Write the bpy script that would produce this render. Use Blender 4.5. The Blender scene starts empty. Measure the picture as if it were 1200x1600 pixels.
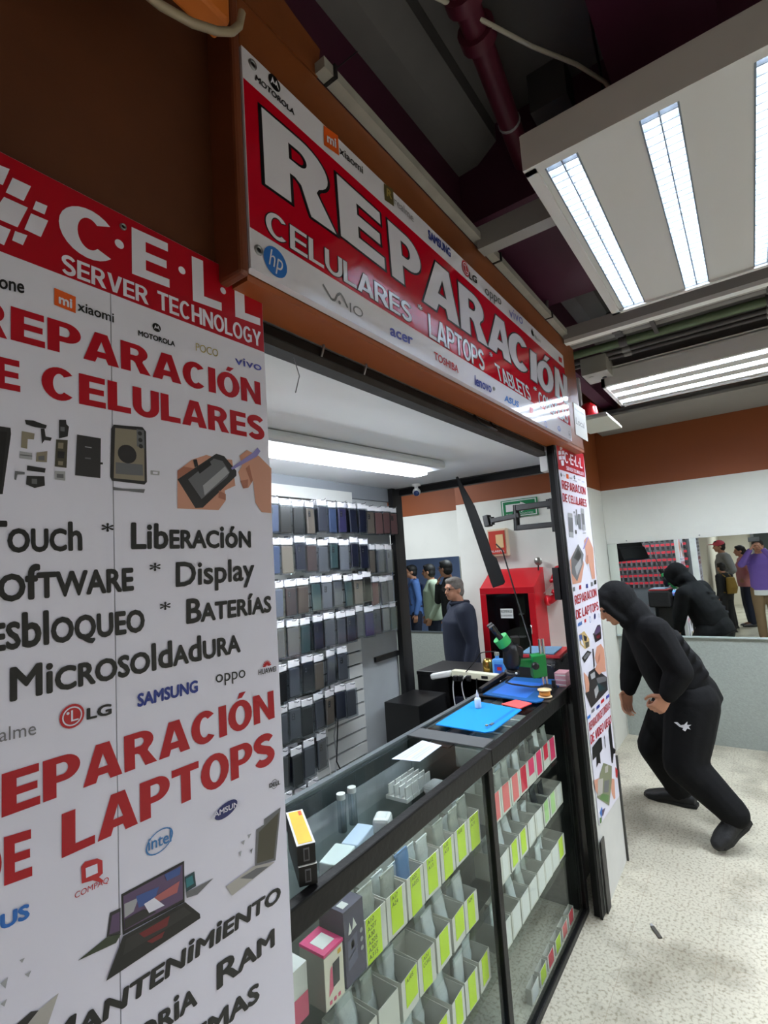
import bpy, bmesh, math, random
from mathutils import Vector, Matrix
random.seed(7)
S = bpy.context.scene
C = S.collection
PI = math.pi

# ------------------------------------------------------------------ camera, world, exposure, lamps' powers
F_PX = 799.17                                   # focal length in pixels of the 1200 x 1600 frame
CAMPOS = Vector((0, 0, 1.6))
_yaw, _pit, _rol = .6189, .1022, -.0686
_fwd = Vector((math.cos(_pit)*math.cos(_yaw), math.cos(_pit)*math.sin(_yaw), math.sin(_pit)))
_r0 = _fwd.cross(Vector((0, 0, 1))).normalized()
_u0 = _r0.cross(_fwd)
RIGHT = math.cos(_rol)*_r0 + math.sin(_rol)*_u0
UP = -math.sin(_rol)*_r0 + math.cos(_rol)*_u0
cd = bpy.data.cameras.new('camera')
cd.sensor_fit = 'VERTICAL'; cd.sensor_height = 36; cd.lens = F_PX/1600*36; cd.clip_start = .02; cd.clip_end = 60
cam = bpy.data.objects.new('camera', cd); C.objects.link(cam); S.camera = cam
cam.matrix_world = Matrix(((RIGHT.x, UP.x, -_fwd.x, 0), (RIGHT.y, UP.y, -_fwd.y, 0), (RIGHT.z, UP.z, -_fwd.z, 1.6), (0, 0, 0, 1)))
w = bpy.data.worlds.new('world'); S.world = w; w.use_nodes = True
w.node_tree.nodes['Background'].inputs[0].default_value = (.80, .85, 1, 1)
w.node_tree.nodes['Background'].inputs[1].default_value = .12
S.view_settings.view_transform = 'Standard'; S.view_settings.look = 'None'
S.view_settings.exposure = 0.75; S.view_settings.gamma = 1
TUBE = 52.0          # corridor tubes above the sign
TUBE2 = 84.0         # tubes of the fixture before the brown wall
SHOPTUBE = 42.0
FILLS = (2, 7, 42, 42, 36)   # added fill panels out of the frame, in watts

def at(px, py, ax, v):
    """the point of the plane (axis ax = v) that the photograph's pixel shows"""
    d = RIGHT*((px-600)/F_PX) - UP*((py-800)/F_PX) + _fwd
    i = 'xyz'.index(ax)
    return CAMPOS + d*((v-CAMPOS[i])/d[i])

# ------------------------------------------------------------------ materials
def lin(c):
    return tuple(((x/255)/12.92 if x/255 <= .04045 else ((x/255+.055)/1.055)**2.4) for x in c)
MATS = {}
def mat(name, rgb, rough=.5, metal=0, noise=0, nscale=8, bump=0, bscale=40, coat=0, spec=.5, alpha=1, trans=0, emit=0):
    if name in MATS: return MATS[name]
    m = bpy.data.materials.new(name); m.use_nodes = True
    nt = m.node_tree; b = nt.nodes['Principled BSDF']
    c = lin(rgb)
    b.inputs['Base Color'].default_value = (*c, 1)
    b.inputs['Roughness'].default_value = rough; b.inputs['Metallic'].default_value = metal
    b.inputs['Coat Weight'].default_value = coat; b.inputs['Specular IOR Level'].default_value = spec
    b.inputs['Coat Roughness'].default_value = .08
    if noise:
        tc = nt.nodes.new('ShaderNodeTexCoord'); n = nt.nodes.new('ShaderNodeTexNoise'); r = nt.nodes.new('ShaderNodeMapRange'); mx = nt.nodes.new('ShaderNodeMixRGB')
        n.inputs['Scale'].default_value = nscale; n.inputs['Detail'].default_value = 6
        nt.links.new(tc.outputs['Object'], n.inputs['Vector']); nt.links.new(n.outputs['Fac'], r.inputs['Value'])
        r.inputs[1].default_value = .35; r.inputs[2].default_value = .7
        mx.inputs[1].default_value = (*c, 1); mx.inputs[2].default_value = (*[max(0, x*(1-noise)) for x in c], 1)
        nt.links.new(r.outputs[0], mx.inputs[0]); nt.links.new(mx.outputs[0], b.inputs['Base Color'])
    if bump:
        tc = nt.nodes.new('ShaderNodeTexCoord'); n = nt.nodes.new('ShaderNodeTexNoise'); bp = nt.nodes.new('ShaderNodeBump')
        n.inputs['Scale'].default_value = bscale; n.inputs['Detail'].default_value = 4
        nt.links.new(tc.outputs['Object'], n.inputs['Vector']); nt.links.new(n.outputs['Fac'], bp.inputs['Height'])
        bp.inputs['Strength'].default_value = bump; bp.inputs['Distance'].default_value = .01
        nt.links.new(bp.outputs[0], b.inputs['Normal'])
    if emit:
        b.inputs['Emission Color'].default_value = (*c, 1); b.inputs['Emission Strength'].default_value = emit
    MATS[name] = m
    return m
def glass(name, rgb, refl=.08, rough=.02):
    """thin clear sheet: lets light through, mirrors more at a glancing view"""
    m = bpy.data.materials.new(name); m.use_nodes = True; nt = m.node_tree; nt.nodes.clear()
    o = nt.nodes.new('ShaderNodeOutputMaterial'); mx = nt.nodes.new('ShaderNodeMixShader'); t = nt.nodes.new('ShaderNodeBsdfTransparent'); g = nt.nodes.new('ShaderNodeBsdfGlossy'); lw = nt.nodes.new('ShaderNodeLayerWeight')
    pw = nt.nodes.new('ShaderNodeMath'); pw.operation = 'POWER'; pw.inputs[1].default_value = 5
    a = nt.nodes.new('ShaderNodeMath'); a.operation = 'MULTIPLY_ADD'; a.inputs[1].default_value = .3; a.inputs[2].default_value = refl; a.use_clamp = True
    t.inputs[0].default_value = (*lin(rgb), 1); g.inputs['Roughness'].default_value = rough; g.inputs['Color'].default_value = (.9, .95, .95, 1)
    nt.links.new(lw.outputs[1], pw.inputs[0]); nt.links.new(pw.outputs[0], a.inputs[0]); nt.links.new(a.outputs[0], mx.inputs[0])
    nt.links.new(t.outputs[0], mx.inputs[1]); nt.links.new(g.outputs[0], mx.inputs[2]); nt.links.new(mx.outputs[0], o.inputs[0])
    MATS[name] = m
    return m
def mirror_mat():
    m = bpy.data.materials.new('mirror_silver'); m.use_nodes = True; b = m.node_tree.nodes['Principled BSDF']
    b.inputs['Base Color'].default_value = (.82, .88, .86, 1); b.inputs['Metallic'].default_value = 1; b.inputs['Roughness'].default_value = .01
    return m
def emis(name, rgb, st):
    m = bpy.data.materials.new(name); m.use_nodes = True; nt = m.node_tree; nt.nodes.clear()
    o = nt.nodes.new('ShaderNodeOutputMaterial'); e = nt.nodes.new('ShaderNodeEmission')
    e.inputs[0].default_value = (*lin(rgb), 1); e.inputs[1].default_value = st; nt.links.new(e.outputs[0], o.inputs[0])
    return m
def banded(name, low, high, z, rough=.6, panel=None, zp=0, noise=.08):
    """wall paint in two coats that meet at height z"""
    m = bpy.data.materials.new(name); m.use_nodes = True; nt = m.node_tree; b = nt.nodes['Principled BSDF']; b.inputs['Roughness'].default_value = rough
    g = nt.nodes.new('ShaderNodeNewGeometry'); sp = nt.nodes.new('ShaderNodeSeparateXYZ'); gt = nt.nodes.new('ShaderNodeMath'); gt.operation = 'GREATER_THAN'; gt.inputs[1].default_value = z
    mx = nt.nodes.new('ShaderNodeMixRGB'); mx.inputs[1].default_value = (*lin(low), 1); mx.inputs[2].default_value = (*lin(high), 1)
    nt.links.new(g.outputs['Position'], sp.inputs[0]); nt.links.new(sp.outputs[2], gt.inputs[0]); nt.links.new(gt.outputs[0], mx.inputs[0])
    n = nt.nodes.new('ShaderNodeTexNoise'); n.inputs['Scale'].default_value = 3; n.inputs['Detail'].default_value = 5; nt.links.new(g.outputs['Position'], n.inputs['Vector'])
    r = nt.nodes.new('ShaderNodeMapRange'); r.inputs[1].default_value = .4; r.inputs[2].default_value = .75; r.inputs[3].default_value = 1; r.inputs[4].default_value = 1-noise
    nt.links.new(n.outputs['Fac'], r.inputs[0])
    mu = nt.nodes.new('ShaderNodeMixRGB'); mu.blend_type = 'MULTIPLY'; mu.inputs[0].default_value = 1
    nt.links.new(mx.outputs[0], mu.inputs[1]); nt.links.new(r.outputs[0], mu.inputs[2]); nt.links.new(mu.outputs[0], b.inputs['Base Color'])
    return m
def terrazzo():
    m = bpy.data.materials.new('terrazzo'); m.use_nodes = True; nt = m.node_tree; b = nt.nodes['Principled BSDF']
    tc = nt.nodes.new('ShaderNodeNewGeometry')
    v = nt.nodes.new('ShaderNodeTexVoronoi'); v.inputs['Scale'].default_value = 55
    n = nt.nodes.new('ShaderNodeTexNoise'); n.inputs['Scale'].default_value = 80; n.inputs['Detail'].default_value = 3
    n2 = nt.nodes.new('ShaderNodeTexNoise'); n2.inputs['Scale'].default_value = 3.2; n2.inputs['Detail'].default_value = 7
    for x in (v, n, n2): nt.links.new(tc.outputs['Position'], x.inputs['Vector'])
    cr = nt.nodes.new('ShaderNodeValToRGB'); e = cr.color_ramp.elements
    e[0].position = .30; e[0].color = (*lin((154, 144, 122)), 1); e[1].position = .52; e[1].color = (*lin((202, 196, 178)), 1)
    nt.links.new(n.outputs['Fac'], cr.inputs[0])
    mx = nt.nodes.new('ShaderNodeMixRGB'); mx.blend_type = 'MULTIPLY'
    r = nt.nodes.new('ShaderNodeValToRGB'); r.color_ramp.elements[0].position = .36; r.color_ramp.elements[0].color = (.30, .27, .23, 1); r.color_ramp.elements[1].position = .5; r.color_ramp.elements[1].color = (1, 1, 1, 1)
    nt.links.new(n2.outputs['Fac'], r.inputs[0]); mx.inputs[0].default_value = .5
    nt.links.new(cr.outputs[0], mx.inputs[1]); nt.links.new(r.outputs[0], mx.inputs[2])
    # joints between the tiles
    sp = nt.nodes.new('ShaderNodeSeparateXYZ'); nt.links.new(tc.outputs['Position'], sp.inputs[0])
    last = mx
    for k in (0, 1):
        md = nt.nodes.new('ShaderNodeMath'); md.operation = 'PINGPONG'; md.inputs[1].default_value = .15
        nt.links.new(sp.outputs[k], md.inputs[0])
        lt = nt.nodes.new('ShaderNodeMath'); lt.operation = 'LESS_THAN'; lt.inputs[1].default_value = .0016; nt.links.new(md.outputs[0], lt.inputs[0])
        ml = nt.nodes.new('ShaderNodeMath'); ml.operation = 'MULTIPLY'; ml.inputs[1].default_value = .35; nt.links.new(lt.outputs[0], ml.inputs[0])
        m2 = nt.nodes.new('ShaderNodeMixRGB'); m2.inputs[2].default_value = (*lin((150, 130, 105)), 1)
        nt.links.new(ml.outputs[0], m2.inputs[0]); nt.links.new(last.outputs[0], m2.inputs[1]); last = m2
    nt.links.new(last.outputs[0], b.inputs['Base Color']); b.inputs['Roughness'].default_value = .32
    return m

BLACK = mat('black_paint', (14, 14, 15), .5)
BLACKM = mat('black_metal', (17, 17, 19), .45, .2)
WHITE = mat('white_plastic', (228, 228, 226), .4)
VINYL = mat('banner_white', (228, 226, 240), .35, spec=.4)
VRED = mat('banner_red', (176, 4, 28), .35, spec=.4)
GVINYL = mat('sign_white', (226, 222, 232), .09, spec=.6)
GRED = mat('sign_red', (190, 8, 34), .09, spec=.6)
INK = mat('print_black', (16, 16, 18), .4)
BROWN = mat('fascia_brown', (134, 70, 30), .5, noise=.3, nscale=3, bump=.15, bscale=9)
CHROME = mat('chrome', (210, 210, 215), .15, 1)
STEEL = mat('brushed_steel', (150, 150, 152), .35, .8)
SKIN = mat('skin', (196, 140, 112), .5, noise=.12, nscale=20)
GLASS = glass('case_glass', (249, 252, 251), .022)
CLEAR = glass('clear_plastic', (228, 232, 236), .17, .16)
MIRROR = mirror_mat()

# ------------------------------------------------------------------ mesh helpers
class MB:
    def __init__(s): s.v = []; s.f = []; s.m = []; s.sm = []; s.mats = []
    def mi(s, m):
        if m not in s.mats: s.mats.append(m)
        return s.mats.index(m)
    def add(s, vs, fs, m, smooth=False):
        o = len(s.v); s.v += [Vector(v) for v in vs]; k = s.mi(m)
        for f in fs: s.f.append([i+o for i in f]); s.m.append(k); s.sm.append(smooth)
        return s
    def box(s, lo, hi, m, rot=0, piv=None):
        x0, y0, z0 = lo; x1, y1, z1 = hi
        vs = [Vector(p) for p in ((x0,y0,z0),(x1,y0,z0),(x1,y1,z0),(x0,y1,z0),(x0,y0,z1),(x1,y0,z1),(x1,y1,z1),(x0,y1,z1))]
        if rot:
            c = Vector(piv) if piv is not None else sum(vs, Vector())/8
            R = Matrix.Rotation(rot, 3, 'Z'); vs = [R@(v-c)+c for v in vs]
        return s.add(vs, [(0,3,2,1),(4,5,6,7),(0,1,5,4),(1,2,6,5),(2,3,7,6),(3,0,4,7)], m)
    def hexa(s, vs, m):
        return s.add(vs, [(0,3,2,1),(4,5,6,7),(0,1,5,4),(1,2,6,5),(2,3,7,6),(3,0,4,7)], m)
    def bar(s, a, b, wd, ht, m, up=(0,0,1)):
        a = Vector(a); b = Vector(b); d = (b-a).normalized(); sd = d.cross(Vector(up))
        if sd.length < 1e-4: sd = Vector((1,0,0))
        sd.normalize(); u = sd.cross(d)
        q = [(-1,-1),(1,-1),(1,1),(-1,1)]
        vs = [a+sd*(i*wd/2)+u*(j*ht/2) for i,j in q]+[b+sd*(i*wd/2)+u*(j*ht/2) for i,j in q]
        return s.hexa(vs, m)
    def tube(s, pts, r, m, n=10, caps=True):
        pts = [Vector(p) for p in pts]; rs = r if isinstance(r, (list, tuple)) else [r]*len(pts)
        base = len(s.v); prev = None; vs = []; fs = []
        for i, p in enumerate(pts):
            d = (pts[min(i+1, len(pts)-1)]-pts[max(i-1, 0)]).normalized()
            if prev is None:
                a = d.orthogonal().normalized()
            else:
                a = (prev-d*prev.dot(d)); a = a.normalized() if a.length > 1e-6 else d.orthogonal().normalized()
            prev = a; b = d.cross(a)
            for k in range(n):
                t = 2*PI*k/n; vs.append(p+(a*math.cos(t)+b*math.sin(t))*rs[i])
        for i in range(len(pts)-1):
            for k in range(n):
                k2 = (k+1) % n; fs.append((i*n+k, i*n+k2, (i+1)*n+k2, (i+1)*n+k))
        s.add(vs, fs, m, True)
        if caps:
            o = len(vs); s.add(vs[:n], [tuple(range(n))[::-1]], m); s.add(vs[-n:], [tuple(range(n))], m)
        return s
    def cyl(s, a, b, r, m, n=20): return s.tube([a, b], r, m, n)
    def lathe(s, c, prof, m, n=24, axis=(0,0,1)):
        """profile of (radius, height) turned about the axis through c"""
        ax = Vector(axis).normalized(); a = ax.orthogonal().normalized(); b = ax.cross(a); c = Vector(c); vs = []; fs = []
        for r, h in prof:
            for k in range(n):
                t = 2*PI*k/n; vs.append(c+ax*h+(a*math.cos(t)+b*math.sin(t))*max(r, 1e-5))
        for i in range(len(prof)-1):
            for k in range(n):
                k2 = (k+1) % n; fs.append((i*n+k, i*n+k2, (i+1)*n+k2, (i+1)*n+k))
        return s.add(vs, fs, m, True)
    def prism(s, pts, off, m):
        """polygon (3-D points) pushed by off"""
        pts = [Vector(p) for p in pts]; off = Vector(off); n = len(pts)
        return s.add(pts+[p+off for p in pts], [tuple(range(n))[::-1], tuple(range(n, 2*n))]+[(i, (i+1)%n, n+(i+1)%n, n+i) for i in range(n)], m)
    def poly(s, pts, m): return s.add(pts, [tuple(range(len(pts)))], m)
    def ell(s, c, r, m, rot=None, n=20):
        vs = []; fs = []; k = n//2
        for i in range(k+1):
            p = PI*i/k
            for j in range(n):
                t = 2*PI*j/n; v = Vector((math.sin(p)*math.cos(t)*r[0], math.sin(p)*math.sin(t)*r[1], math.cos(p)*r[2]))
                vs.append((rot@v if rot else v)+Vector(c))
        for i in range(k):
            for j in range(n):
                j2 = (j+1) % n; fs.append((i*n+j, (i+1)*n+j, (i+1)*n+j2, i*n+j2))
        return s.add(vs, fs, m, True)
    def cap(s, a, ra, b, rb, m=None, n=14):
        """round-ended taper"""
        s.ell(a, (ra,)*3, m, n=n); s.ell(b, (rb,)*3, m, n=n); return s.tube([a, b], [ra, rb], m, n)
    def chain(s, pts, rs, m=None, n=14):
        for i in range(len(pts)-1): s.cap(pts[i], rs[i], pts[i+1], rs[i+1], m, n)
        return s
    def loft(s, rings, m=None, n=24):
        vs = []; fs = []
        for c, a, b in rings:
            c, a, b = Vector(c), Vector(a), Vector(b)
            for k in range(n):
                t = 2*PI*k/n; vs.append(c+a*math.cos(t)+b*math.sin(t))
        for i in range(len(rings)-1):
            for k in range(n):
                k2 = (k+1) % n; fs.append((i*n+k, i*n+k2, (i+1)*n+k2, (i+1)*n+k))
        fs += [tuple(range(n))[::-1], tuple(range((len(rings)-1)*n, len(rings)*n))]
        return s.add(vs, fs, m, True)
    def mesh(s, name, origin=Vector()):
        me = bpy.data.meshes.new(name); me.from_pydata([v-origin for v in s.v], [], s.f)
        for m in s.mats:
            if m is not None: me.materials.append(m)
        me.polygons.foreach_set('material_index', s.m if any(x is not None for x in s.mats) else [0]*len(s.f)); me.polygons.foreach_set('use_smooth', s.sm)
        me.update()
        return me
    def build(s, name, parent=None, bevel=0, origin=None):
        org = Vector(origin) if origin is not None else (parent_origin(parent) if parent else Vector())
        o = bpy.data.objects.new(name, s.mesh(name, org)); C.objects.link(o)
        if parent: o.parent = parent
        elif origin is not None: o.location = org
        if bevel:
            b = o.modifiers.new('bevel', 'BEVEL'); b.width = bevel; b.segments = 2; b.limit_method = 'ANGLE'; b.angle_limit = .6
        return o
def parent_origin(p):
    o = Vector()
    while p is not None: o += p.location; p = p.parent
    return o
def tag(o, label, cat, group=None):
    o['label'] = label; o['category'] = cat
    if group: o['group'] = group
    return o
def struct(o): o['kind'] = 'structure'; return o
def thing(name, label, cat, loc=(0,0,0), group=None):
    o = bpy.data.objects.new(name, None); o.empty_display_size = .05; C.objects.link(o); o.location = loc
    return tag(o, label, cat, group)
def dup(o, parent=None):
    c = o.copy(); C.objects.link(c)
    for k in ('label', 'group'):
        if parent is None and k in c: del c[k]
    if parent: c.parent = parent
    for ch in list(o.children): dup(ch, c)
    return c
def bx(name, lo, hi, m, parent=None, bevel=0):
    return MB().box(lo, hi, m).build(name, parent, bevel)
def tmp_link(me):
    o = bpy.data.objects.new('tmp', me); C.objects.link(o); return o
def blob(name, mb, m, parent, voxel=.01, smooth=4):
    """one continuous surface grown round the joined shapes"""
    o = tmp_link(mb.mesh(name, parent_origin(parent) if parent else Vector()))
    r = o.modifiers.new('r', 'REMESH'); r.mode = 'VOXEL'; r.voxel_size = voxel; r.use_smooth_shade = True
    if smooth:
        k = o.modifiers.new('s', 'SMOOTH'); k.factor = .5; k.iterations = smooth
    dg = bpy.context.evaluated_depsgraph_get()
    me = bpy.data.meshes.new_from_object(o.evaluated_get(dg)); me.name = name
    bpy.data.objects.remove(o)
    me.materials.clear(); me.materials.append(m)
    me.polygons.foreach_set('use_smooth', [True]*len(me.polygons))
    q = bpy.data.objects.new(name, me); C.objects.link(q)
    if parent: q.parent = parent
    return q

# ------------------------------------------------------------------ lettering
def glyphs(body, bold=0, small=False, space=1.0, shear=0):
    c = bpy.data.curves.new('t', 'FONT'); c.body = body; c.offset = bold; c.space_character = space; c.shear = shear; c.resolution_u = 3
    if small:
        c.small_caps_scale = .74
        for i, ch in enumerate(body):
            if ch.islower() and not (ch in 'bdfhilpy') : c.body_format[i].use_small_caps = True
    o = bpy.data.objects.new('t', c)
    me = o.to_mesh()
    vs = [v.co.copy() for v in me.vertices]; fs = [tuple(p.vertices) for p in me.polygons]
    o.to_mesh_clear(); bpy.data.objects.remove(o); bpy.data.curves.remove(c)
    return vs, fs
_H = {}
def cap_h(ch):
    if ch not in _H: _H[ch] = max(v.y for v in glyphs(ch)[0])
    return _H[ch]
def put_text(parent, body, P0, P1, P2, m, bold=0, ref='H', lift=.0006, outline=None, small=False, space=1.0, name='lettering', n=Vector((0,-1,0)), shear=0):
    """lettering whose baseline runs P0 to P1 and whose capitals reach P2"""
    P0, P1, P2 = Vector(P0), Vector(P1), Vector(P2)
    mb = MB()
    off = 0; ex = bold
    vs, fs = glyphs(body, off, small, space, shear)
    x0 = min(v.x for v in vs); x1 = max(v.x for v in vs); h = cap_h(ref)
    def put(e, m, lift):
        ring = [(0, 0)]+([(e*math.cos(k*PI/4), e*math.sin(k*PI/4)) for k in range(8)] if e > .002 else [])
        for q, (dx, dy) in enumerate(reversed(ring)):
            mb.add([P0+(P1-P0)*((v.x+dx-x0+ex)/(x1-x0+2*ex))+(P2-P0)*((v.y+dy+bold)/(h+2*bold))+n*(lift+q*4e-5) for v in vs], fs, m)
    if outline: put(ex+outline[1], outline[0], lift); lift += .0005
    put(ex, m, lift)
    return mb.build(name, parent)

def _arc(cx, cy, rx, ry, a0, a1, n=14):
    return [(cx+rx*math.cos(math.radians(a0+(a1-a0)*i/n)), cy+ry*math.sin(math.radians(a0+(a1-a0)*i/n))) for i in range(n+1)]
def _stroke(pts, hw):
    L = []; Rr = []
    for i, p in enumerate(pts):
        a = pts[max(i-1,0)]; b = pts[min(i+1,len(pts)-1)]; dx, dy = b[0]-a[0], b[1]-a[1]; l = math.hypot(dx,dy) or 1
        w = hw(i/(len(pts)-1)); L.append((p[0]-dy/l*w, p[1]+dx/l*w)); Rr.append((p[0]+dy/l*w, p[1]-dx/l*w))
    return L+Rr[::-1]
def heavy_letter(ch, T, H):
    """contours and width of a broad block capital of height 1; T stem, H bar thickness"""
    if ch == 'I': return [[(0,0),(T,0),(T,1),(0,1)]], T
    if ch == 'L': w = .66; return [[(0,0),(w,0),(w,H),(T,H),(T,1),(0,1)]], w
    if ch == 'E': w = .70; m = H*.46; return [[(0,0),(w,0),(w,H),(T,H),(T,.5-m),(w-.05,.5-m),(w-.05,.5+m),(T,.5+m),(T,1-H),(w-.02,1-H),(w-.02,1),(0,1)]], w
    if ch == 'T': w = .76; c = w/2; return [[(c-T/2,0),(c+T/2,0),(c+T/2,1-H),(w,1-H),(w,1),(0,1),(0,1-H),(c-T/2,1-H)]], w
    if ch == 'H': w = .82; m = H*.55; return [[(0,0),(T,0),(T,.5-m),(w-T,.5-m),(w-T,0),(w,0),(w,1),(w-T,1),(w-T,.5+m),(T,.5+m),(T,1),(0,1)]], w
    if ch == 'N': w = .84; t = T*.94; return [[(0,0),(t,0),(t,.60),(w-t,0),(w,0),(w,1),(w-t,1),(w-t,.40),(t,1),(0,1)]], w
    if ch == 'M': w = .98; t = T*.86; return [[(0,0),(t,0),(t,.68),(.5*w-T*.36,0),(.5*w+T*.36,0),(w-t,.68),(w-t,0),(w,0),(w,1),(w-t*1.42,1),(.5*w,.36),(t*1.42,1),(0,1)]], w
    if ch == 'A':
        w = .90; c = w/2; t = T*1.08; k = T*.60
        return [[(0,0),(t,0),(t+.055,.17),(w-t-.055,.17),(w-t,0),(w,0),(c+k,1),(c-k,1)], [(c-.11,.17+H),(c,.78-H*.3),(c+.11,.17+H)]], w
    if ch == 'V': w = .88; c = w/2; t = T*1.08; k = T*.60; return [[(0,1),(c-k,0),(c+k,0),(w,1),(w-t,1),(c,.30),(t,1)]], w
    if ch == 'Y': w = .86; c = w/2; return [[(c-T/2,0),(c+T/2,0),(c+T/2,.40),(w,1),(w-T*1.15,1),(c,.60),(T*1.15,1),(0,1),(c-T/2,.40)]], w
    if ch in 'PR':
        w = .76; lo = .36 if ch == 'P' else .42; cy = (1+lo)/2; ry = (1-lo)/2; rx = .34; cx = w-rx
        bowl = _arc(cx, cy, rx, ry, -90, 90)
        hole = [(T,lo+H*.86)]+_arc(cx-.03, cy, rx-T*.86, ry-H*.86, -90, 90)+[(T,1-H*.86)]
        if ch == 'P': return [[(0,0),(T,0),(T,lo)]+bowl+[(0,1)], hole], w
        w = .84; b2 = [p for p in bowl if p[1] > lo+.035]
        return [[(0,0),(T,0),(T,lo-.02),(T+.06,lo-.02),(T+.13,lo-.07),(w-T*1.18,0),(w,0),(w-.17,lo-.13),(w-.24,lo-.01)]+b2+[(0,1)], hole], w
    if ch == 'B':
        w = .78; a = _arc(w-.30,.28,.30,.28,-90,78); b = _arc(w-.33,.75,.29,.25,-72,90)
        return [[(0,0)]+a+b+[(0,1)], [(T,H*.85)]+_arc(w-.33,.29,.30-T*.85,.28-H*.85,-90,90,8)+[(T,.58-H*.85)], [(T,.58)]+_arc(w-.36,.70,.29-T*.85,.28-H*.85,-90,90,8)+[(T,1-H*.85)]], w
    if ch == 'D': w = .82; return [[(0,0)]+_arc(w-.42,.5,.42,.5,-90,90)+[(0,1)], [(T,H)]+_arc(w-.42,.5,.42-T,.5-H,-90,90)+[(T,1-H)]], w
    if ch in 'OÓ':
        w = .88; c = [_arc(w/2,.5,w/2,.52,0,342,19), _arc(w/2,.5,w/2-T,.52-H*.98,0,342,19)]
        if ch == 'Ó': c.append([(.36,1.08),(.52,1.08),(.68,1.26),(.44,1.26)])
        return c, w
    if ch in 'CG':
        w = .84; cx = w/2; a = _arc(cx,.5,cx,.52,42,318,20); b = _arc(cx,.5,cx-T,.52-H*1.0,312,48,20)
        if ch == 'C': return [a+b], w
        a = _arc(cx,.5,cx,.52,42,300,20); b = _arc(cx,.5,cx-T,.52-H,292,48,20)
        return [a+[(w-.02,.12),(w-.02,.55),(cx+.02,.55),(cx+.02,.37),(w-T*.95,.37),(w-T*.95,.23)]+b], w
    if ch == 'U': w = .82; return [[(0,1)]+_arc(w/2,.38,w/2,.40,180,360)+[(w,1),(w-T,1)]+_arc(w/2,.38,w/2-T,.40-H,360,180)+[(T,1)]], w
    if ch == 'S':
        w = .76; x = w/2; h = H*.52
        pts = _arc(x+.01,.73,.27,.27-h+.02,22,190,10)+[(x-.18,.60),(x,.515),(x+.15,.45)]+_arc(x-.01,.27,.27,.27-h+.02,28,-160,12)
        return [_stroke(pts, lambda f: h*(1.05+.22*math.sin(PI*f)))], w
    if ch == '·': return [_arc(.14,.45,.13,.13,0,342,19)], .28
    return [], .30
def heavy_glyphs(body, weight=1.0, offset=0, shear=0):
    T, H = .265*weight, .20*weight
    c = bpy.data.curves.new('t', 'CURVE'); c.dimensions = '2D'; c.fill_mode = 'BOTH'; c.offset = offset
    x = 0
    for ch in body:
        cs, w_ = heavy_letter(ch, T, H)
        for pts in cs:
            s = c.splines.new('POLY'); s.points.add(len(pts)-1)
            for i, (a, b) in enumerate(pts): s.points[i].co = (x+a+shear*b, b, 0, 1)
            s.use_cyclic_u = True
        x += w_+.055
    o = bpy.data.objects.new('t', c); me = o.to_mesh()
    vs = [v.co.copy() for v in me.vertices]; fs = [tuple(p.vertices) for p in me.polygons]
    o.to_mesh_clear(); bpy.data.objects.remove(o); bpy.data.curves.remove(c)
    return vs, fs
def block_text(parent, body, P0, P1, P2, m, weight=1.0, lift=.0009, outline=None, name='lettering', n=Vector((0,-1,0)), shear=0):
    P0, P1, P2 = Vector(P0), Vector(P1), Vector(P2); mb = MB()
    vs, fs = heavy_glyphs(body, weight, 0, shear); x0 = min(v.x for v in vs); x1 = max(v.x for v in vs)
    def put(vs, fs, m, lift): mb.add([P0+(P1-P0)*((v.x-x0)/(x1-x0))+(P2-P0)*v.y+n*lift for v in vs], fs, m)
    if outline:
        v2, f2 = heavy_glyphs(body, weight, outline[1], shear); put(v2, f2, outline[0], lift); lift += .0005
    put(vs, fs, m, lift)
    return mb.build(name, parent)

# ================================================================== SETTING
WALLM = banded('wall_paint', (222, 222, 214), (138, 70, 28), 2.128)
PANEL = mat('wall_panel_grey', (154, 160, 154), .55, noise=.12, nscale=60, bump=.3, bscale=90)
PURPLE = mat('plum_paint', (74, 22, 50), .55, noise=.2, nscale=4)
SLAB = mat('slab_grey', (112, 108, 108), .8, noise=.25, nscale=2.5)
CREAM = mat('cream_paint', (222, 214, 196), .6)
struct(bx('floor', (-6, -3.2, -.05), (4.92, 7, 0), terrazzo()))
struct(bx('ceiling', (-6, -3.2, 3.2), (4.92, 7, 3.3), SLAB))
struct(bx('wall_far_mirror_side', (4.915, -3.2, 0), (5.0, 1.07, 3.2), WALLM))
struct(bx('wall_far_recess', (4.915, 2.314, 0), (5.0, 7, 3.2), WALLM))
struct(bx('wall_pillar', (4.466, 1.07, 0), (5.0, 2.314, 3.2), WALLM))
struct(bx('wall_corridor_side', (-6, -3.3, 0), (5.0, -3.2, 3.2), CREAM))
struct(bx('wall_corridor_end', (-6.1, -3.2, 0), (-6, .72, 3.2), CREAM))
struct(bx('wall_passage', (-6, 6.95, 0), (5, 7.05, 3.2), mat('passage_blue', (120, 138, 180), .6)))
struct(bx('trim_1', (4.905, -3.2, 0), (4.915, 1.06, .838), PANEL))
struct(bx('trim_2', (4.905, 2.32, 0), (4.915, 5.5, .836), PANEL))
struct(bx('trim_3', (4.880, -3.2, .838), (4.915, 1.066, .848), mat('trim_alu', (190, 200, 200), .4, .3)))
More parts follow.
